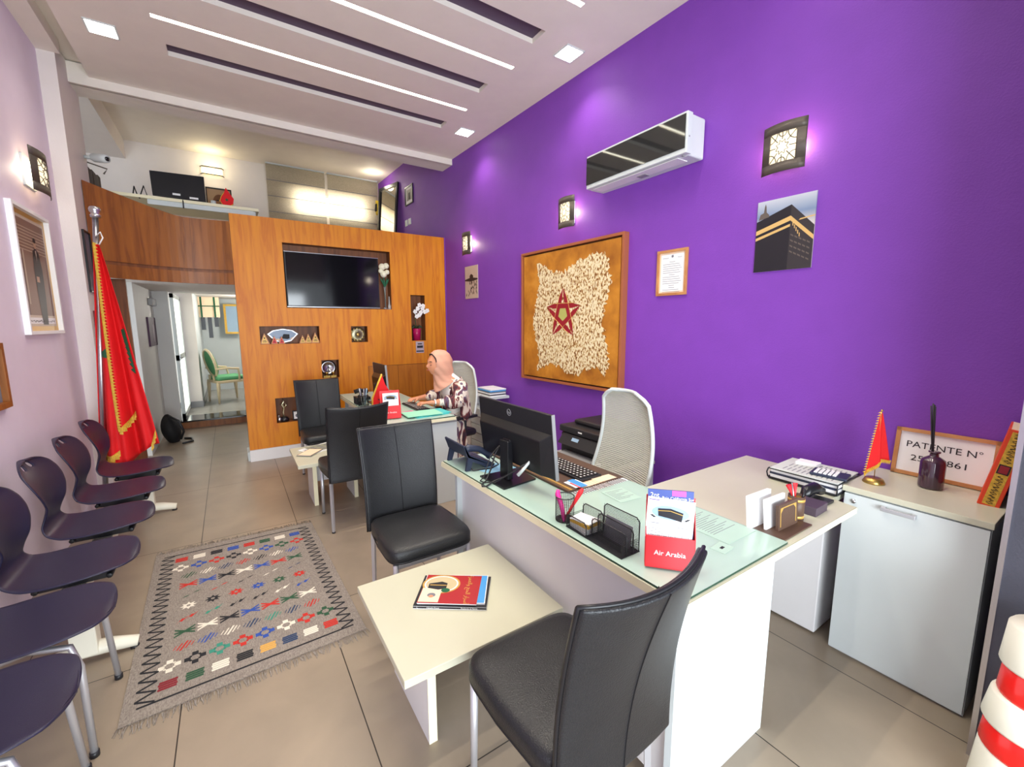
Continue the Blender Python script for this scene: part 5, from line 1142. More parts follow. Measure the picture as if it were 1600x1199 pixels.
# ================================================================ NATIONAL FLAG IN THE CORNER
t = thing('flag_on_pole', 'large red flag with gold fringe draped on a steel pole in the corner', 'flag', (-.88, 4.5, 0))
top, bot = Vector((-.765, 4.50, 2.33)), Vector((-.93, 4.50, .035)); 
b = MB(); b.tube([bot, top], .018, 14); b.build('pole', 'chrome', t)
b = MB(); b.lathe([(.012, -.035), (.030, -.03), (.032, -.015), (.022, -.005), (.034, .012), (.036, .028), (.028, .044), (.0, .052)], 20, tuple(top+Vector((0, 0, .0)))); b.build('finial', 'chrome', t)
b = MB(); b.lathe([(.15, 0), (.15, .012), (.05, .03), (.03, .08)], 28, (-.885, 4.5, 0)); b.build('pole_base', 'chrome', t)
b = MB(); b.tube([(-.775, 4.48, 2.16), (-.745, 4.47, 2.19), (-.735, 4.47, 2.15), (-.76, 4.47, 2.10)], .005, 6); b.build('cord', 'paper', t)
def flagp(u, v):
    z = 2.10 - 1.66*v - .05*math.sin(u*5)*v + .12*v*max(0, u-.55)
    xl = -.795 - .135*v; xr = -.76 + .215*v**.9
    x = xl + (xr-xl)*u
    y = 4.50 + .055*math.sin(u*11+1.2*v)*(.25+.75*v) + .03*math.sin(u*23)*v - .03
    return (x, y, z)
b = MB(); b.grid(flagp, 60, 40); b.build('flag_cloth', 'red', t, solid=.003)
def flag_front(u, v, off=.006): p = flagp(u, v); return Vector((p[0], p[1]-off-.003, p[2]))
b = MB()
def patch(pts):
    # subdivide strip between successive (u,v) pairs
    b.add([flag_front(u, v, .004) for u, v in pts], [tuple(range(len(pts)))], 0)
for k in range(6): u = .06+.045*k; patch([(u, .455+.006*abs(k-5)), (u+.046, .455+.006*abs(k-4)), (u+.046, .50), (u, .495)])
for k in range(8):
    v = .40+.028*k; uu = .80 - .0*k; patch([(uu+.02, v), (uu+.13, v), (uu+.15-.004*k, v+.029), (uu+.02+.012*k, v+.029)])
b.build('star_emblem', 'green', t)
b = MB()      # gold fringe down the hanging fold edge and along the hems
ctr = []
for k in range(60):
    s = k/59; u = .30+.10*s; v = .0+.83*s; p = flag_front(u, v, .022); ctr.append(p)
b.tube(ctr, .008, 5)
for k, p in enumerate(ctr):
    b.add([p+Vector((-.004, -.008, .012)), p+Vector((-.004, -.008, -.012)), p+Vector((.022, -.014, -.006))], [(0, 1, 2)], 0)
def hem(u0, v0, u1, v1, n, l=.05):
    for k in range(n):
        a, c = (u0+(u1-u0)*k/n, v0+(v1-v0)*k/n), (u0+(u1-u0)*(k+1)/n, v0+(v1-v0)*(k+1)/n); p, q_ = flag_front(*a, .014), flag_front(*c, .014); m_ = (p+q_)/2+Vector((0, -.004, -l*(.7+.3*((k*7) % 3)/2)))
        b.add([p, q_, m_+Vector((.004, 0, 0)), m_-Vector((.004, 0, 0))], [(0, 1, 2, 3)])
        b.add([p+Vector((0, 0, .012)), q_+Vector((0, 0, .012)), q_-Vector((0, 0, .006)), p-Vector((0, 0, .006))], [(0, 1, 2, 3)])
hem(.40, .83, .72, .80, 16); hem(.02, .985, .36, .93, 16); hem(.86, 1.0, 1.0, .93, 8, .06)
b.build('gold_fringe', 'gold', t, solid=.002)

# ================================================================ DISPLAY NICHES
# television in its recess
t = thing('television', 'large black flat television in the recess of the oak wall', 'television', (1.09, 5.46, 1.69))
MB().box(.572, 5.44, 1.697, 1.605, 5.48, 2.305).build('casing', 'black', t, bevel=.004)
MB().box(.584, 5.438, 1.715, 1.595, 5.4405, 2.295).build('screen', 'screen', t)
b = MB(); b.box(.572, 5.436, 1.697, 1.605, 5.4395, 1.703); b.box(.572, 5.436, 2.301, 1.605, 5.4395, 2.305); b.build('chrome_trim', 'chrome', t)
# glass vase with white roses
t = thing('rose_vase', 'slim glass vase with white roses at the right of the television', 'vase', (1.665, 5.42, 1.686))
b = MB(); b.lathe([(.030, 0), (.030, .006), (.008, .03), (.008, .20), (.016, .26), (.018, .28)], 18, (1.67, 5.425, 1.686)); b.build('glass_vase', mat('clear_glass', (.9, .92, .92), .03, trans=.9), t)
b = MB()
for (x, z, r) in ((1.64, 2.20, .042), (1.69, 2.215, .036), (1.655, 2.115, .042), (1.70, 2.14, .03), (1.62, 2.15, .028)):
    b.ball((x, 5.405, z), (r, r*.8, r), 10); b.tube([(x+r*.55*math.cos(a), 5.405-r*.72, z+r*.55*math.sin(a)) for a in [2*PI*k/9 for k in range(8)]], .006, 5)
b.build('white_roses', mat('rose_petals', srgb(236, 234, 206), .7), t)
b = MB()
for k in range(7): a = 2*PI*k/7; b.tube([(1.67, 5.425, 1.95), (1.67+.03*math.cos(a), 5.415, 2.02), (1.665+.055*math.cos(a), 5.41, 2.06+.02*math.sin(a))], [.003, .012, .003], 5)
b.tube([(1.67, 5.425, 1.72), (1.665, 5.42, 2.12)], .004, 6); b.build('leaves', 'green', t)
b = MB(); b.lathe([(.018, 0), (.018, .05), (.012, .055), (.006, .16)], 12, (1.72, 5.43, 1.686)); tag(b.build('glass_bottle', mat('cloudy_glass', (.85, .86, .84), .1, trans=.6)), 'little clear bottle beside the rose vase near the television', 'bottle')
# triangular trophies and picture dish
trl = ['leftmost and largest triangular trophy in the long niche', 'second triangular trophy from left, in front of the dish', 'third triangular trophy from left, overlapping the dish', 'smallest triangular trophy right of the dish', 'middle trophy of the right-hand trio in the long niche', 'rightmost triangular trophy in the long niche']
for k, (x, s) in enumerate(((.322, .125), (.415, .09), (.488, .085), (.70, .095), (.762, .11), (.835, .125))):
    t = thing('triangle_trophy', trl[k], 'trophy', (x, 5.44, 1.2865), 0, 'triangular trophies in the niche')
    w = s*.78; b = MB(T=backT(x, 1.2865, 5.44-.012*(k % 2))); b.prism([(-w/2, 0), (w/2, 0), (0, s)], -.012, 0, 0); b.build('wood_body', 'orangewood', t)
    b = MB(T=backT(x, 1.2865, 5.4395-.012*(k % 2))); b.prism([(-w*.32, s*.09), (w*.32, s*.09), (0, s*.80)], 0, .0015, 0); pl = b.build('face_plate', 'redcard' if k in (1, 2) else 'goldprint', t)
    b = MB(T=backT(x, 1.2865, 5.4375-.012*(k % 2))); b.box(-w*.20, s*.18, 0, w*.20, s*.24, .001); b.box(-w*.15, s*.30, 0, w*.15, s*.36, .001); b.box(-w*.06, s*.46, 0, w*.06, s*.60, .001); b.build('engraving', 'ink', pl)
t = thing('picture_dish', 'boat shaped ceramic dish with blue picture standing in the long niche', 'dish', (.545, 5.5, 1.287))
b = MB(T=backT(.51, 1.385, 5.50)); sh = [(-.155, .01), (-.10, .05), (0, .068), (.10, .05), (.155, .01), (.08, -.07), (0, -.09), (-.08, -.07)]
b.prism(sh, -.01, 0, 0); b.prism([(x*.90, y*.86) for x, y in sh], .0, .002, 1); b.build('dish_body', ['silver', mat('slate_blue_glaze', srgb(96, 118, 150), .25)], t)
b = MB(T=backT(.525, 1.385, 5.4975)); b.prism([(-.03, -.04), (.03, -.05), (.05, -.04), (.05, .005), (-.01, .01)], 0, .001, 0); b.prism([(-.10, -.04), (-.04, -.045), (-.06, -.07), (-.07, -.07)], 0, .001, 1); b.prism([(.06, -.04), (.10, -.02), (.06, -.065)], 0, .001, 1); b.build('painted_scene', ['ink', 'peach'], t)
t = thing('round_metal_plate', 'round silver and gold filigree plate in the small upper niche', 'plate', (1.325, 5.45, 1.287))
b = MB(T=backT(1.322, 1.378, 5.46)); b.lathe([(.088, 0), (.09, .006), (.06, .010), (.03, .006), (.028, .012), (.0, .016)], 32); b.build('plate_body', mat('antique_silver', srgb(160, 156, 130), .35, metal=.8), t)
b = MB(T=backT(1.322, 1.378, 5.448))
for k in range(12): a = 2*PI*k/12; b.tube([(.072*math.cos(a)+.012*math.cos(q), .072*math.sin(a)+.012*math.sin(q), -.004) for q in [2*PI*j/8 for j in range(8)]], .003, 4, closed=True)
b.ball((0, 0, 0), (.022, .022, .01), 12); b.build('filigree', 'brass', t)
# orchid
t = thing('potted_orchid', 'white orchid in a magenta pot in the tall narrow niche', 'potted plant', (2.09, 5.46, 1.287))
b = MB(); b.lathe([(.045, 0), (.052, .09), (.056, .155), (.050, .155), (.047, .14)], 24, (2.075, 5.45, 1.287)); b.build('pot', mat('magenta_glaze', srgb(168, 20, 80), .25), t)
b = MB()
for a, l in ((.2, .085), (1.2, .07), (2.9, .08), (3.6, .08), (5.6, .085)):
    dx, dy = math.cos(a), math.sin(a)*.35; b.tube([(2.075, 5.45, 1.435), (2.075+dx*l*.5, 5.45+dy*l*.5-.01, 1.475), (2.075+dx*l, 5.44+dy*l-.02, 1.452)], [.006, .022, .004], 6, flat=.3)
b.build('leaves', mat('orchid_leaf', srgb(46, 62, 38), .4), t)
b = MB(); b.tube([(2.075, 5.45, 1.44), (2.05, 5.43, 1.58), (2.06, 5.42, 1.70), (2.12, 5.41, 1.74), (2.19, 5.39, 1.70)], .004, 6); b.build('stem', 'green', t)
b = MB()
for (x, z) in ((2.04, 1.66), (2.075, 1.70), (2.10, 1.745), (2.14, 1.70), (2.17, 1.66), (2.115, 1.65), (2.06, 1.60), (2.095, 1.62), (2.15, 1.735), (2.205, 1.675)):
    for k in range(5): a = 2*PI*k/5+x*9; b.ball((x+.017*math.cos(a), 5.385, z+.017*math.sin(a)), (.014, .005, .014), 6)
    b.ball((x, 5.378, z), .005, 6)
b.build('white_blossoms', mat('orchid_white', srgb(244, 242, 236), .6), t)
t = thing('small_wall_card', 'small printed card stuck to the oak wall under the orchid niche', 'card', (2.09, 5.388, 1.12)); b = MB(T=backT(2.09, 1.20, 5.389)); b.box(-.055, -.075, 0, .055, .075, .002, 0); b.box(-.04, -.01, .002, .04, .02, .0026, 1); b.box(-.03, .035, .002, .03, .05, .0026, 1); b.box(-.05, -.06, .002, .05, -.045, .0026, 1); b.build('card', [mat('violet_grey_print', srgb(176, 160, 170), .6), 'ink'], t)
# silver plate with small cups
t = thing('silver_award_plate', 'engraved silver plate on stand in the lower middle niche', 'plate', (.975, 5.47, .872))
b = MB(T=backT(.965, .985, 5.49)); b.lathe([(.088, 0), (.09, .006), (.062, .010), (.06, .006), (.0, .006)], 32); b.build('plate_body', 'chrome', t)
b = MB(T=backT(.965, .985, 5.483)); b.tube([(0, -.035, .002), (0, .04, .002)], .004, 5); b.tube([(-.03, -.03, .002), (0, .02, .002), (.03, -.03, .002)], .003, 5); b.box(-.03, -.045, 0, .03, -.038, .002); b.build('engraving', 'navy', t)
for k, (x, w) in enumerate(((.935, .075), (1.01, .06))):
    b = MB(); b.box(x-w/2, 5.43, .872, x+w/2, 5.455, .895); b.lathe([(.012, .023), (.006, .035), (.02, .05), (.024, .065)], 12, (x, 5.4425, .872)); tag(b.build('golden_trophy', 'brass'), ['left golden trophy in front of the silver plate', 'right smaller golden trophy in front of the silver plate'][k], 'trophy', 'golden trophies before the silver plate')
t = thing('figure_award', 'slender gold figure award on black base in the lowest niche', 'trophy', (.455, 5.47, .397))
b = MB(); b.lathe([(.05, 0), (.05, .035), (.038, .04), (.036, .05)], 20, (.455, 5.47, .397)); b.build('base', 'blacksatin', t)
b = MB(); b.tube([(.455, 5.47, .445), (.45, 5.47, .50), (.46, 5.47, .55), (.44, 5.47, .59), (.462, 5.47, .625), (.45, 5.47, .665)], [.006, .012, .008, .018, .012, .003], 8); b.tube([(.46, 5.47, .55), (.485, 5.47, .585), (.475, 5.47, .61)], [.005, .010, .003], 6); b.build('figure', mat('champagne_metal', srgb(222, 214, 176), .25, metal=.8), t)
framed('little_photo_frame', 'little black and white photo frame in the lowest niche', 'photo frame', frameT((.595, 5.47, .455), (1, 0, 0), (0, -1, .1)), .105, .11, .012, .012, 'ink', ['paper', 'greyink'], lambda b, iw, ih, z: b.add([(x, y-.006, z+.001) for x, y in ell(0, 0, .024, .022, 12)], [tuple(range(12))], 1))
b = MB(); b.ball((.405, 5.45, .425), (.025, .02, .028), 10); b.ball((.40, 5.45, .465), .014, 8); tag(b.build('silver_ornament', 'chrome'), 'tiny silver ornament left of the figure award', 'ornament')

# ================================================================ REAR DESK
G2 = .7447
m2 = monitor('black computer monitor seen from behind on the rear desk, facing the woman', 1.20, 3.93, 4.33, .80, 1.125, -.06, [(-.12, -.10), (.06, -.10), (.06, .10), (-.12, .10)], logo=False)
T, w, h = brochure_stand('red card brochure stand on the rear desk, by the woman', (1.035, 3.33, G2+.006), (1, -.12, 0), .155, .225, 'Air Arabia', .020)
kaaba_flyer('pilgrimage_flyer', 'small pilgrimage flyer in the red stand on the rear desk', T @ Matrix.Translation((0, h*.46, .0006)), w*.80, h*.46, False)
t = thing('drop_shaped_pennant', 'drop shaped red pennant flag with gold edge on the rear desk', 'table flag', (1.02, 3.50, G2))
T = frameT((1.00, 3.52, G2+.002), (.9, -.35, 0), (-.35, -.9, 0))
dr = [(.025, .345), (.05, .26), (.09, .19), (.125, .135), (.11, .07), (.05, .03), (-.02, .045), (-.06, .09), (-.055, .15), (-.02, .24)]
b = MB(T=T); b.prism(dr, 0, .004); b.build('flag_cloth', 'red', t); b = MB(T=T); b.prism([(x*.034+.015, y*.034+.13) for x, y in star(1, .4)], .004, .0055); b.build('star_emblem', 'ink', t)
b = MB(T=T); b.tube([(x, y, .002) for x, y in dr[5:]+dr[:1]], .008, 6); b.build('gold_fringe', 'gold', t); b = MB(T=T); b.tube([(.03, 0, -.004), (.026, .35, -.004)], .0025, 6); b.lathe([(.012, .0), (.012, .006)], 16, (.03, .014, -.01)); b.build('pole', 'brass', t)
T = flatT(1.10, 4.24, G2)
t = thing('mesh_pen_organiser', 'black desk organiser full of pens on the rear desk', 'pen holder', (1.07, 4.10, G2))
b = MB(); 
for k in range(24): a = 2*PI*k/24; b.tube([(1.00+.045*math.cos(a), 4.05+.045*math.sin(a), G2), (1.00+.045*math.cos(a), 4.05+.045*math.sin(a), G2+.10)], .002, 4)
for z_ in (.002, .05, .10): b.tube([(1.00+.045*math.cos(a), 4.05+.045*math.sin(a), G2+z_) for a in [2*PI*k/20 for k in range(20)]], .003, 5, closed=True)
b.build('mesh_cup', 'black', t)['kind'] = 'stuff'
MB().box(.955, 4.12, G2, 1.03, 4.24, G2+.07).build('drawer_block', 'black', t, bevel=.003)
for k, (dx, dy, c) in enumerate(((-.02, .0, 'chrome'), (.015, .01, 'navy'), (0, -.02, 'chrome'), (.02, -.01, 'skyblue'), (-.01, .02, 'navy'))):
    b = MB(); b.tube([(1.00+dx*.5, 4.05+dy*.5, G2+.01), (1.00+dx*1.6, 4.05+dy*1.6, G2+.165)], .005, 8); tag(b.build('pen', c), ['silver pen at the left of the rear organiser', 'dark blue pen in the rear organiser', 'front silver pen in the rear organiser', 'light blue pen in the rear organiser', 'blue pen at the back of the rear organiser'][k], 'pen', 'pens in the rear organiser')
t = thing('tape_dispenser', 'black tape dispenser on the rear desk beside the organiser', 'tape dispenser', (1.05, 4.42, G2)); MB().box(1.0, 4.36, G2, 1.15, 4.42, G2+.03).build('base', 'black', t, bevel=.003); b = MB(); b.tube([(1.0, 4.39, G2+.085), (1.05, 4.39, G2+.10), (1.13, 4.39, G2+.08)], .022, 8); b.tube([(1.06, 4.39, G2+.03), (1.06, 4.39, G2+.09)], .015, 6); b.build('arm', 'blacksatin', t)
keyboard('black keyboard under the hands of the woman at the rear desk', 1.32, 1.44, 3.52, 3.92, G2)
for k, (c, x, y, r, dz) in enumerate((('blue', 1.35, 3.36, .12, 0), ('t', 1.38, 3.38, .05, .006), ('m', 1.30, 3.36, -.05, .012))):
    if 'teal' not in M: M['teal'] = mat('teal_card', srgb(70, 190, 190), .5); M['mint'] = mat('mint_card', srgb(150, 220, 190), .5)
    b = MB(T=flatT(x, y, G2+dz, r)); b.box(-.15, -.105, 0, .15, .105, .0055); tag(b.build('card_folder', ['teal', 'teal', 'mint'][k]), ['lowest turquoise folder on the rear desk corner', 'upper turquoise folder on the rear desk corner', 'mint green folder on top of the turquoise folders'][k], 'folder', 'folders on the rear desk')
b = MB(T=flatT(1.22, 3.50, G2, .2)); b.box(-.08, -.05, 0, .08, .05, .004, 0); tag(b.build('pink_folder', 'pink'), 'dark pink papers on the rear desk behind the red stand', 'papers')
b = MB(); b.tube([(1.0, 3.95, G2+.004), (.97, 3.80, G2+.004), (1.06, 3.70, G2+.004), (1.10, 3.85, G2+.004), (1.0, 4.02, G2+.004)], .004, 6); tag(b.build('desk_cable', 'black'), 'black cable loop on the rear desk in front of monitor', 'cable')
b = MB(T=frameT((1.62, 4.86, .745), (1, .1, 0), (0, -1, 0))); 
b = MB(); b.box(1.72, 4.95, .0, 1.95, 5.2, .60); tag(b.build('white_bin_unit', 'white'), 'white box unit standing behind the woman near the oak cabinet', 'box') if False else None

# printer
t = thing('multifunction_printer', 'black multifunction printer by the purple wall behind the front monitor', 'printer', (2.2, 2.2, .52))
MB().box(2.03, 1.97, .52, 2.44, 2.42, .70).build('body', 'blacksatin', t, bevel=.012)
MB().box(2.02, 1.96, .705, 2.45, 2.43, .755).build('scanner_lid', 'black', t, bevel=.010)
MB().box(2.12, 2.0, .755, 2.42, 2.38, .79).build('document_feeder', 'black', t, bevel=.015)
b = MB(); b.add([(2.03, 2.0, .70), (2.03, 2.39, .70), (1.975, 2.39, .63), (1.975, 2.0, .63), (2.03, 2.0, .63), (2.03, 2.39, .63)], [(0, 1, 2, 3), (3, 2, 5, 4), (0, 3, 4), (1, 5, 2)]); b.build('control_panel', 'black', t)
b = MB(); b.add([(1.998, 2.20, .664), (1.998, 2.27, .664), (2.013, 2.27, .684), (2.013, 2.20, .684)], [(0, 1, 2, 3)]); b.build('display', 'skyblue', t)
b = MB(); b.box(1.88, 2.02, .565, 2.05, 2.36, .572); b.build('output_tray', 'greystrip', t)
b = MB(T=frameT((2.0195, 2.2, .732), (0, -1, 0), (-1, 0, 0))); b.box(-.02, -.005, 0, .02, .005, .001); b.build('maker_badge', 'paper', t)
b = MB()
for k in range(5): b.box(1.99, 2.0+.02*k, .521, 2.029, 2.012+.02*k, .56)
tag(b.build('paper_ream', 'paper'), 'sheets in the paper slot at the front of the black printer', 'paper')

# ================================================================ REAR ROOM
def arm_chair():
    t = thing('green_armchair', 'ornate cream framed armchair with green oval back in rear room', 'armchair', (-.10, 9.45, .1), -PI/2+.35)
    W_, Gm = mat('cream_wood', srgb(214, 196, 160), .4), mat('sage_velvet', srgb(96, 168, 120), .8)
    b = MB(); b.tube([(.22*math.cos(a), -.24-.05*math.sin(a), .72+.24*math.sin(a)) for a in [2*PI*k/28 for k in range(28)]], .022, 8, closed=True); b.build('back_frame', W_, t, local=True)
    b = MB(); b.grid(lambda u, v: (.20*v*math.cos(2*PI*u), -.24-.05*v*math.sin(2*PI*u)+.02-.0*v, .72+.22*v*math.sin(2*PI*u)), 28, 4); b.build('back_cushion', Gm, t, local=True, solid=.04)
    MB().box(-.25, -.24, .36, .25, .26, .41).build('seat_rail', W_, t, local=True, bevel=.015)
    MB().box(-.235, -.22, .41, .235, .25, .48).build('seat_cushion', Gm, t, local=True, bevel=.03, bseg=4)
    for sx in (-1, 1):
        for sy in (-1, 1):
            b = MB(); b.tube([(sx*.22, sy*.22, .37), (sx*.22, sy*.22, .30), (sx*.225, sy*.23, .0)], [.026, .030, .014], 10); b.build('leg', W_, t, local=True)
        b = MB(); b.tube([(sx*.22, -.24, .62), (sx*.28, -.05, .63), (sx*.28, .10, .61), (sx*.25, .12, .50), (sx*.24, .12, .40)], [.018, .02, .022, .016, .018], 8); b.build('armrest', W_, t, local=True)
    b = MB(); b.tube([(-.10, -.23, .40), (-.08, -.24, .50)], .02, 6); b.tube([(.10, -.23, .40), (.08, -.24, .50)], .02, 6); b.build('back_stile', W_, t, local=True)
arm_chair()
t = thing('striped_valance_blind', 'cream blind with dark green stripes on the rear room wall', 'blind', (-.43, 10.4, 1.7))
T = frameT((-.32, 10.6, 1.60), (1, 0, 0), (0, -1, 0))
b = MB(T=T); b.box(-.18, .05, 0, .20, .52, .03, 0); b.box(-.18, .30, .03, .20, .52, .05, 0); 
b.build('fabric', 'peach', t); b = MB(T=T)
for x in (-.10, .12): b.box(x-.015, .05, .05, x+.015, .52, .056)
b.box(-.18, .26, .05, .20, .28, .056); b.build('stripe', 'green', t)
b = MB(T=T)
for x, z0_ in ((-.09, -.20), (.02, -.36), (.13, -.14)): 
    b = MB(T=T); b.box(x-.035, z0_, 0, x+.035, .05, .02); b.build('hanging_panel', 'blacksatin', t)
framed('gilt_mirror', 'ornate gilt framed mirror in the rear room', 'mirror', frameT((.08, 10.95, 1.62), (1, 0, 0), (0, -1, 0)), .28, .62, .04, .03, 'gold', ['skyblue'])
point_light('rear_room_fill', (.5, 9.6, 1.8), 30, (1, .95, .85), .1)  # added fill light to brighten the rear room; no fixture stands here

# ================================================================ STRIPED BOLLARD AT THE SHOPFRONT
t = thing('striped_bollard', 'red and white striped bollard with cream cap beside the dark column', 'bollard', (1.915, .085, 0))
prof = [('cream', .0, .20, .118, .104), ('red', .20, .285, .104, .098), ('cream', .285, .385, .106, .094), ('red', .385, .48, .084, .078), ('cream', .48, .615, .088, .080)]
for k, (c, z0_, z1_, r0, r1) in enumerate(prof):
    b = MB(); b.lathe([(r0-.004, z0_), (r0, z0_+.008), (r1, z1_-.008), (r1-.006, z1_)], 36, (1.915, .085, 0)); b.build({'cream': 'cream_band', 'red': 'red_band'}[c] if k < 4 else 'cap', 'ivory' if c == 'cream' else mat('glossy_red', srgb(232, 34, 30), .2), t)
b = MB(); b.lathe([(.016, 0), (.016, .09), (.0, .10)], 14, (1.935, .075, .615)); b.build('red_knob', 'redcard', t)

# ================================================================ THE WOMAN AT THE REAR DESK
def woman():
    t = thing('person', 'person in peach headscarf and brown patterned robe typing at rear desk', 'person', (1.84, 3.70, 0))
    V = []; E = []; Rr = []
    def add(p, r, par=None):
        V.append(p); Rr.append(r if isinstance(r, tuple) else (r, r))
        if par is not None: E.append((par, len(V)-1))
        return len(V)-1
    cy_ = 3.70
    pel = add((1.80, cy_, .60), (.13, .15)); s1 = add((1.79, cy_, .72), (.105, .14), pel); s2 = add((1.745, cy_, .84), (.125, .15), s1); nb = add((1.73, cy_, .955), (.095, .115), s2); nk = add((1.70, cy_, 1.03), .052, nb); hd = add((1.655, cy_, 1.09), .055, nk)
    hands = []
    for s in (-1, 1):
        sh = add((1.775, cy_+s*.155, .935), .068, s2 if False else nb); el = add((1.72, cy_+s*.205, .80), .052, sh); fo = add((1.60, cy_+s*.18, .80), .044, el)
        wr = add((1.485, cy_+s*.15, .80), .026, fo); pa = add((1.435, cy_+s*.135, .800), (.026, .030), wr)
        for q, (dy, l) in enumerate(((-.030, .062), (-.011, .075), (.009, .072), (.028, .058))):
            k1 = add((1.405, cy_+s*.125+dy, .803), .0095, pa); k2 = add((1.405-l*.45, cy_+s*.12+dy*1.2, .803), .0088, k1); add((1.405-l*.8, cy_+s*.118+dy*1.25, .782), .0075, k2)
        th = add((1.43, cy_+s*.135-s*.034, .793), .011, pa); add((1.395, cy_+s*.135-s*.048, .782), .008, th)
        hp = add((1.78, cy_+s*.09, .565), .105, pel); kn = add((1.50, cy_+s*.11, .545), .068, hp); 
        an = add((1.66 if s < 0 else 1.52, cy_+s*.10, .12), .042, kn)
    me = bpy.data.meshes.new('body'); me.from_pydata(V, E, []); o = bpy.data.objects.new('body', me); C.objects.link(o)
    sk = o.modifiers.new('skin', 'SKIN'); sk.branch_smoothing = .5
    for i, r in enumerate(Rr): me.skin_vertices[0].data[i].radius = r
    me.skin_vertices[0].data[0].use_root = True
    su = o.modifiers.new('sub', 'SUBSURF'); su.levels = 2
    bpy.context.view_layer.update()
    m2_ = bpy.data.meshes.new_from_object(o.evaluated_get(bpy.context.evaluated_depsgraph_get()))
    bpy.data.objects.remove(o)
    b = MB(); b.add([tuple(v.co) for v in m2_.vertices], [tuple(p.vertices) for p in m2_.polygons], 0, True); nf = len(b.f)
    # head with brow, nose, lips, chin, ears: facing -x
    hc = Vector((1.60, cy_, 1.132))
    def head(u, v):
        a = 2*PI*u; e = PI*(.002+.996*v); d = Vector((-math.cos(a)*math.sin(e), math.sin(a)*math.sin(e), -math.cos(e)))
        rx, ry, rz = .092, .072, .112; p = Vector((d.x*rx, d.y*ry, d.z*rz))
        f = max(0, -d.x)
        g = lambda y, z, wy, wz: math.exp(-((p.y-y)/wy)**2-((p.z-z)/wz)**2)*f
        p.x -= .020*g(0, -.018, .010, .020) + .010*g(0, -.052, .020, .007) + .010*g(0, -.088, .022, .014) + .006*g(0, .03, .05, .012)
        p.x += .010*g(.030, .008, .015, .010) + .010*g(-.030, .008, .015, .010)
        if p.z < -.05: p.y *= 1 - (-.05-p.z)*3.5
        return hc + p
    b.grid(head, 48, 36)
    for s in (-1, 1):
        b.ball((hc.x-.071, cy_+s*.029, hc.z+.002), (.012, .015, .010), 10, 0); b.tube([(hc.x-.080, cy_+s*.016, hc.z-.003), (hc.x-.084, cy_+s*.029, hc.z-.006), (hc.x-.074, cy_+s*.043, hc.z-.003)], .0022, 5, 3)
        b.tube([(hc.x-.082, cy_+s*.014, hc.z+.026), (hc.x-.088, cy_+s*.03, hc.z+.030), (hc.x-.074, cy_+s*.046, hc.z+.026)], .0028, 5, 3)
        b.ball((hc.x+.005, cy_+s*.072, hc.z-.01), (.016, .006, .026), 8)
    b.tube([(hc.x-.094, cy_-.018, hc.z-.051), (hc.x-.103, cy_, hc.z-.050), (hc.x-.094, cy_+.018, hc.z-.051)], .0042, 6, 5)
    # clothing by region
    for i, f in enumerate(b.f[:nf]):
        c = sum((b.v[k] for k in f), Vector())/len(f)
        if c.x < 1.535 and c.z > .70: b.mi[i] = 0
        elif c.z > .99 and c.x < 1.72: b.mi[i] = 0
        elif c.x < 1.80 and abs(c.y-cy_) < .11 and c.z > .64: b.mi[i] = 1
        else: b.mi[i] = 2
    def robe(nt, v):
        a = noise(nt, v, 9, 3, (1, 1, .55), 1.6)
        return ramp(nt, a, [(.34, srgb(56, 40, 52)), (.42, srgb(120, 50, 52)), (.47, srgb(226, 212, 196)), (.55, srgb(232, 220, 206)), (.58, srgb(96, 84, 110)), (.66, srgb(110, 44, 46))])
    rm = ramp_mat('printed_robe', robe, .8, bump=.2, bscale=40)
    b.build('body', ['skin', mat('white_blouse', srgb(250, 246, 240), .8, bump=.3, bscale=60), rm, 'ink', 'paper', mat('lip_colour', srgb(170, 84, 80), .5)], t)
    # open robe over shoulders, upper arms and back
    b = MB()
    def rb(u, v):
        a = PI*(.40+1.20*u)  # wraps round the back, open to the front (-x)
        z = .985 - .36*v; wx = .13+.05*v; wy = (.10 + .13*min(1, v*2.6)**.6 - .02*v)
        return (1.745 + .03*v - (wx-.035)*math.cos(a) , cy_ + wy*math.sin(a)*(1+.02*math.sin(a*9+v*4)), z + .01*math.cos(a*6))
    b.grid(rb, 40, 16); b.build('robe', rm, t, solid=.006)
    for s in (-1, 1):
        b = MB(); b.tube([(1.755, cy_+s*.150, .945), (1.735, cy_+s*.19, .88), (1.705, cy_+s*.212, .80), (1.66, cy_+s*.20, .795), (1.585, cy_+s*.18, .80)], [.072, .074, .072, .066, .058], 16); b.build('sleeve', rm, t)
    b = MB(); b.grid(lambda u, v: (1.665+.12*u+.02*v, cy_-.165-.02*math.sin(u*14)*v-.03*v, .62-.42*v+.05*u*v), 20, 10); b.build('robe_skirt', rm, t, solid=.008)
    # headscarf
    b = MB()
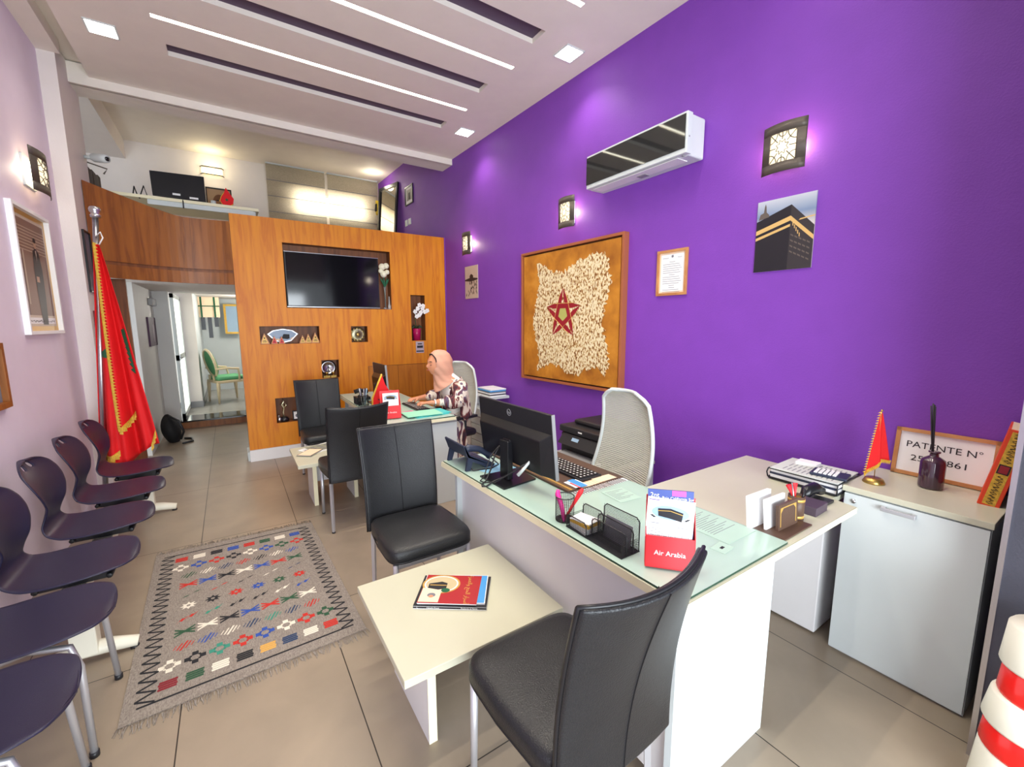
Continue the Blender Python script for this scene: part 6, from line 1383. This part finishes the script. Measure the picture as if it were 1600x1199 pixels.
    def hj(u, v):
        a = 2*PI*u; ca, sa = math.cos(a), math.sin(a)     # a = 0 is the front (-x)
        P_ = [(.0, 1.262, .012), (.12, 1.255, .05), (.26, 1.222, .092), (.42, 1.16, .115), (.56, 1.09, .112), (.68, 1.03, .092), (.80, .985, .100), (1.0, .945, .135)]
        for i in range(len(P_)-1):
            if v <= P_[i+1][0] or i == len(P_)-2:
                f = (v-P_[i][0])/(P_[i+1][0]-P_[i][0]); z = P_[i][1]+(P_[i+1][1]-P_[i][1])*f; r = P_[i][2]+(P_[i+1][2]-P_[i][2])*f; break
        fr = max(0, ca)
        z -= .075*fr*max(0, (v-.7)/.3) - .02*(1-fr)*max(0, (v-.7)/.3)
        cx_ = 1.622 + .075*max(0, v-.5)*2 - .02*(v > .8)*0
        r *= 1 + .05*math.sin(a*7+v*22)*min(1, v*1.5)
        kx = 1.06 if ca < 0 else .96
        return (cx_ - r*kx*ca, cy_ + r*.84*sa, z)
    nu, nv = 56, 44
    skip = lambda i, j: (lambda a, v: (((a/.95)**2 + ((v-.43)/.19)**2) < 1))(min(i+.5, nu-i-.5)/nu*2*PI, (j+.5)/nv)
    b.grid(hj, nu, nv, 0, skip); b.build('headscarf', 'hijab', t, solid=.006, sub=1)
    b = MB()   # dark under-cap edge
    b.tube([hj((.95*math.sin(q)/(2*PI)) % 1, .43-.19*math.cos(q)) for q in [PI*(-.5+k/14) for k in range(15)]], .006, 6); b.build('under_cap', 'ink', t)
    b = MB(); b.tube([(1.495+.0, cy_-.15+.031*math.cos(q), .80+.031*math.sin(q)) for q in [2*PI*k/18 for k in range(18)]], .007, 5, closed=True); b.box(1.484, cy_-.15-.012, .826, 1.508, cy_-.15+.012, .838); b.build('wristwatch', 'chrome', t)
    b = MB()
    for s, x in ((-1, 1.66), (1, 1.52)):
        b.tube([(x+.04, cy_+s*.10, .045), (x-.04, cy_+s*.10, .045), (x-.12, cy_+s*.10, .03), (x-.16, cy_+s*.10, .022)], [.036, .040, .034, .02], 12, flat=.8)
        b.tube([(x, cy_+s*.10, .05), (x, cy_+s*.10, .13)], [.036, .038], 10); b.build('shoe', 'black', t); b = MB()
woman()
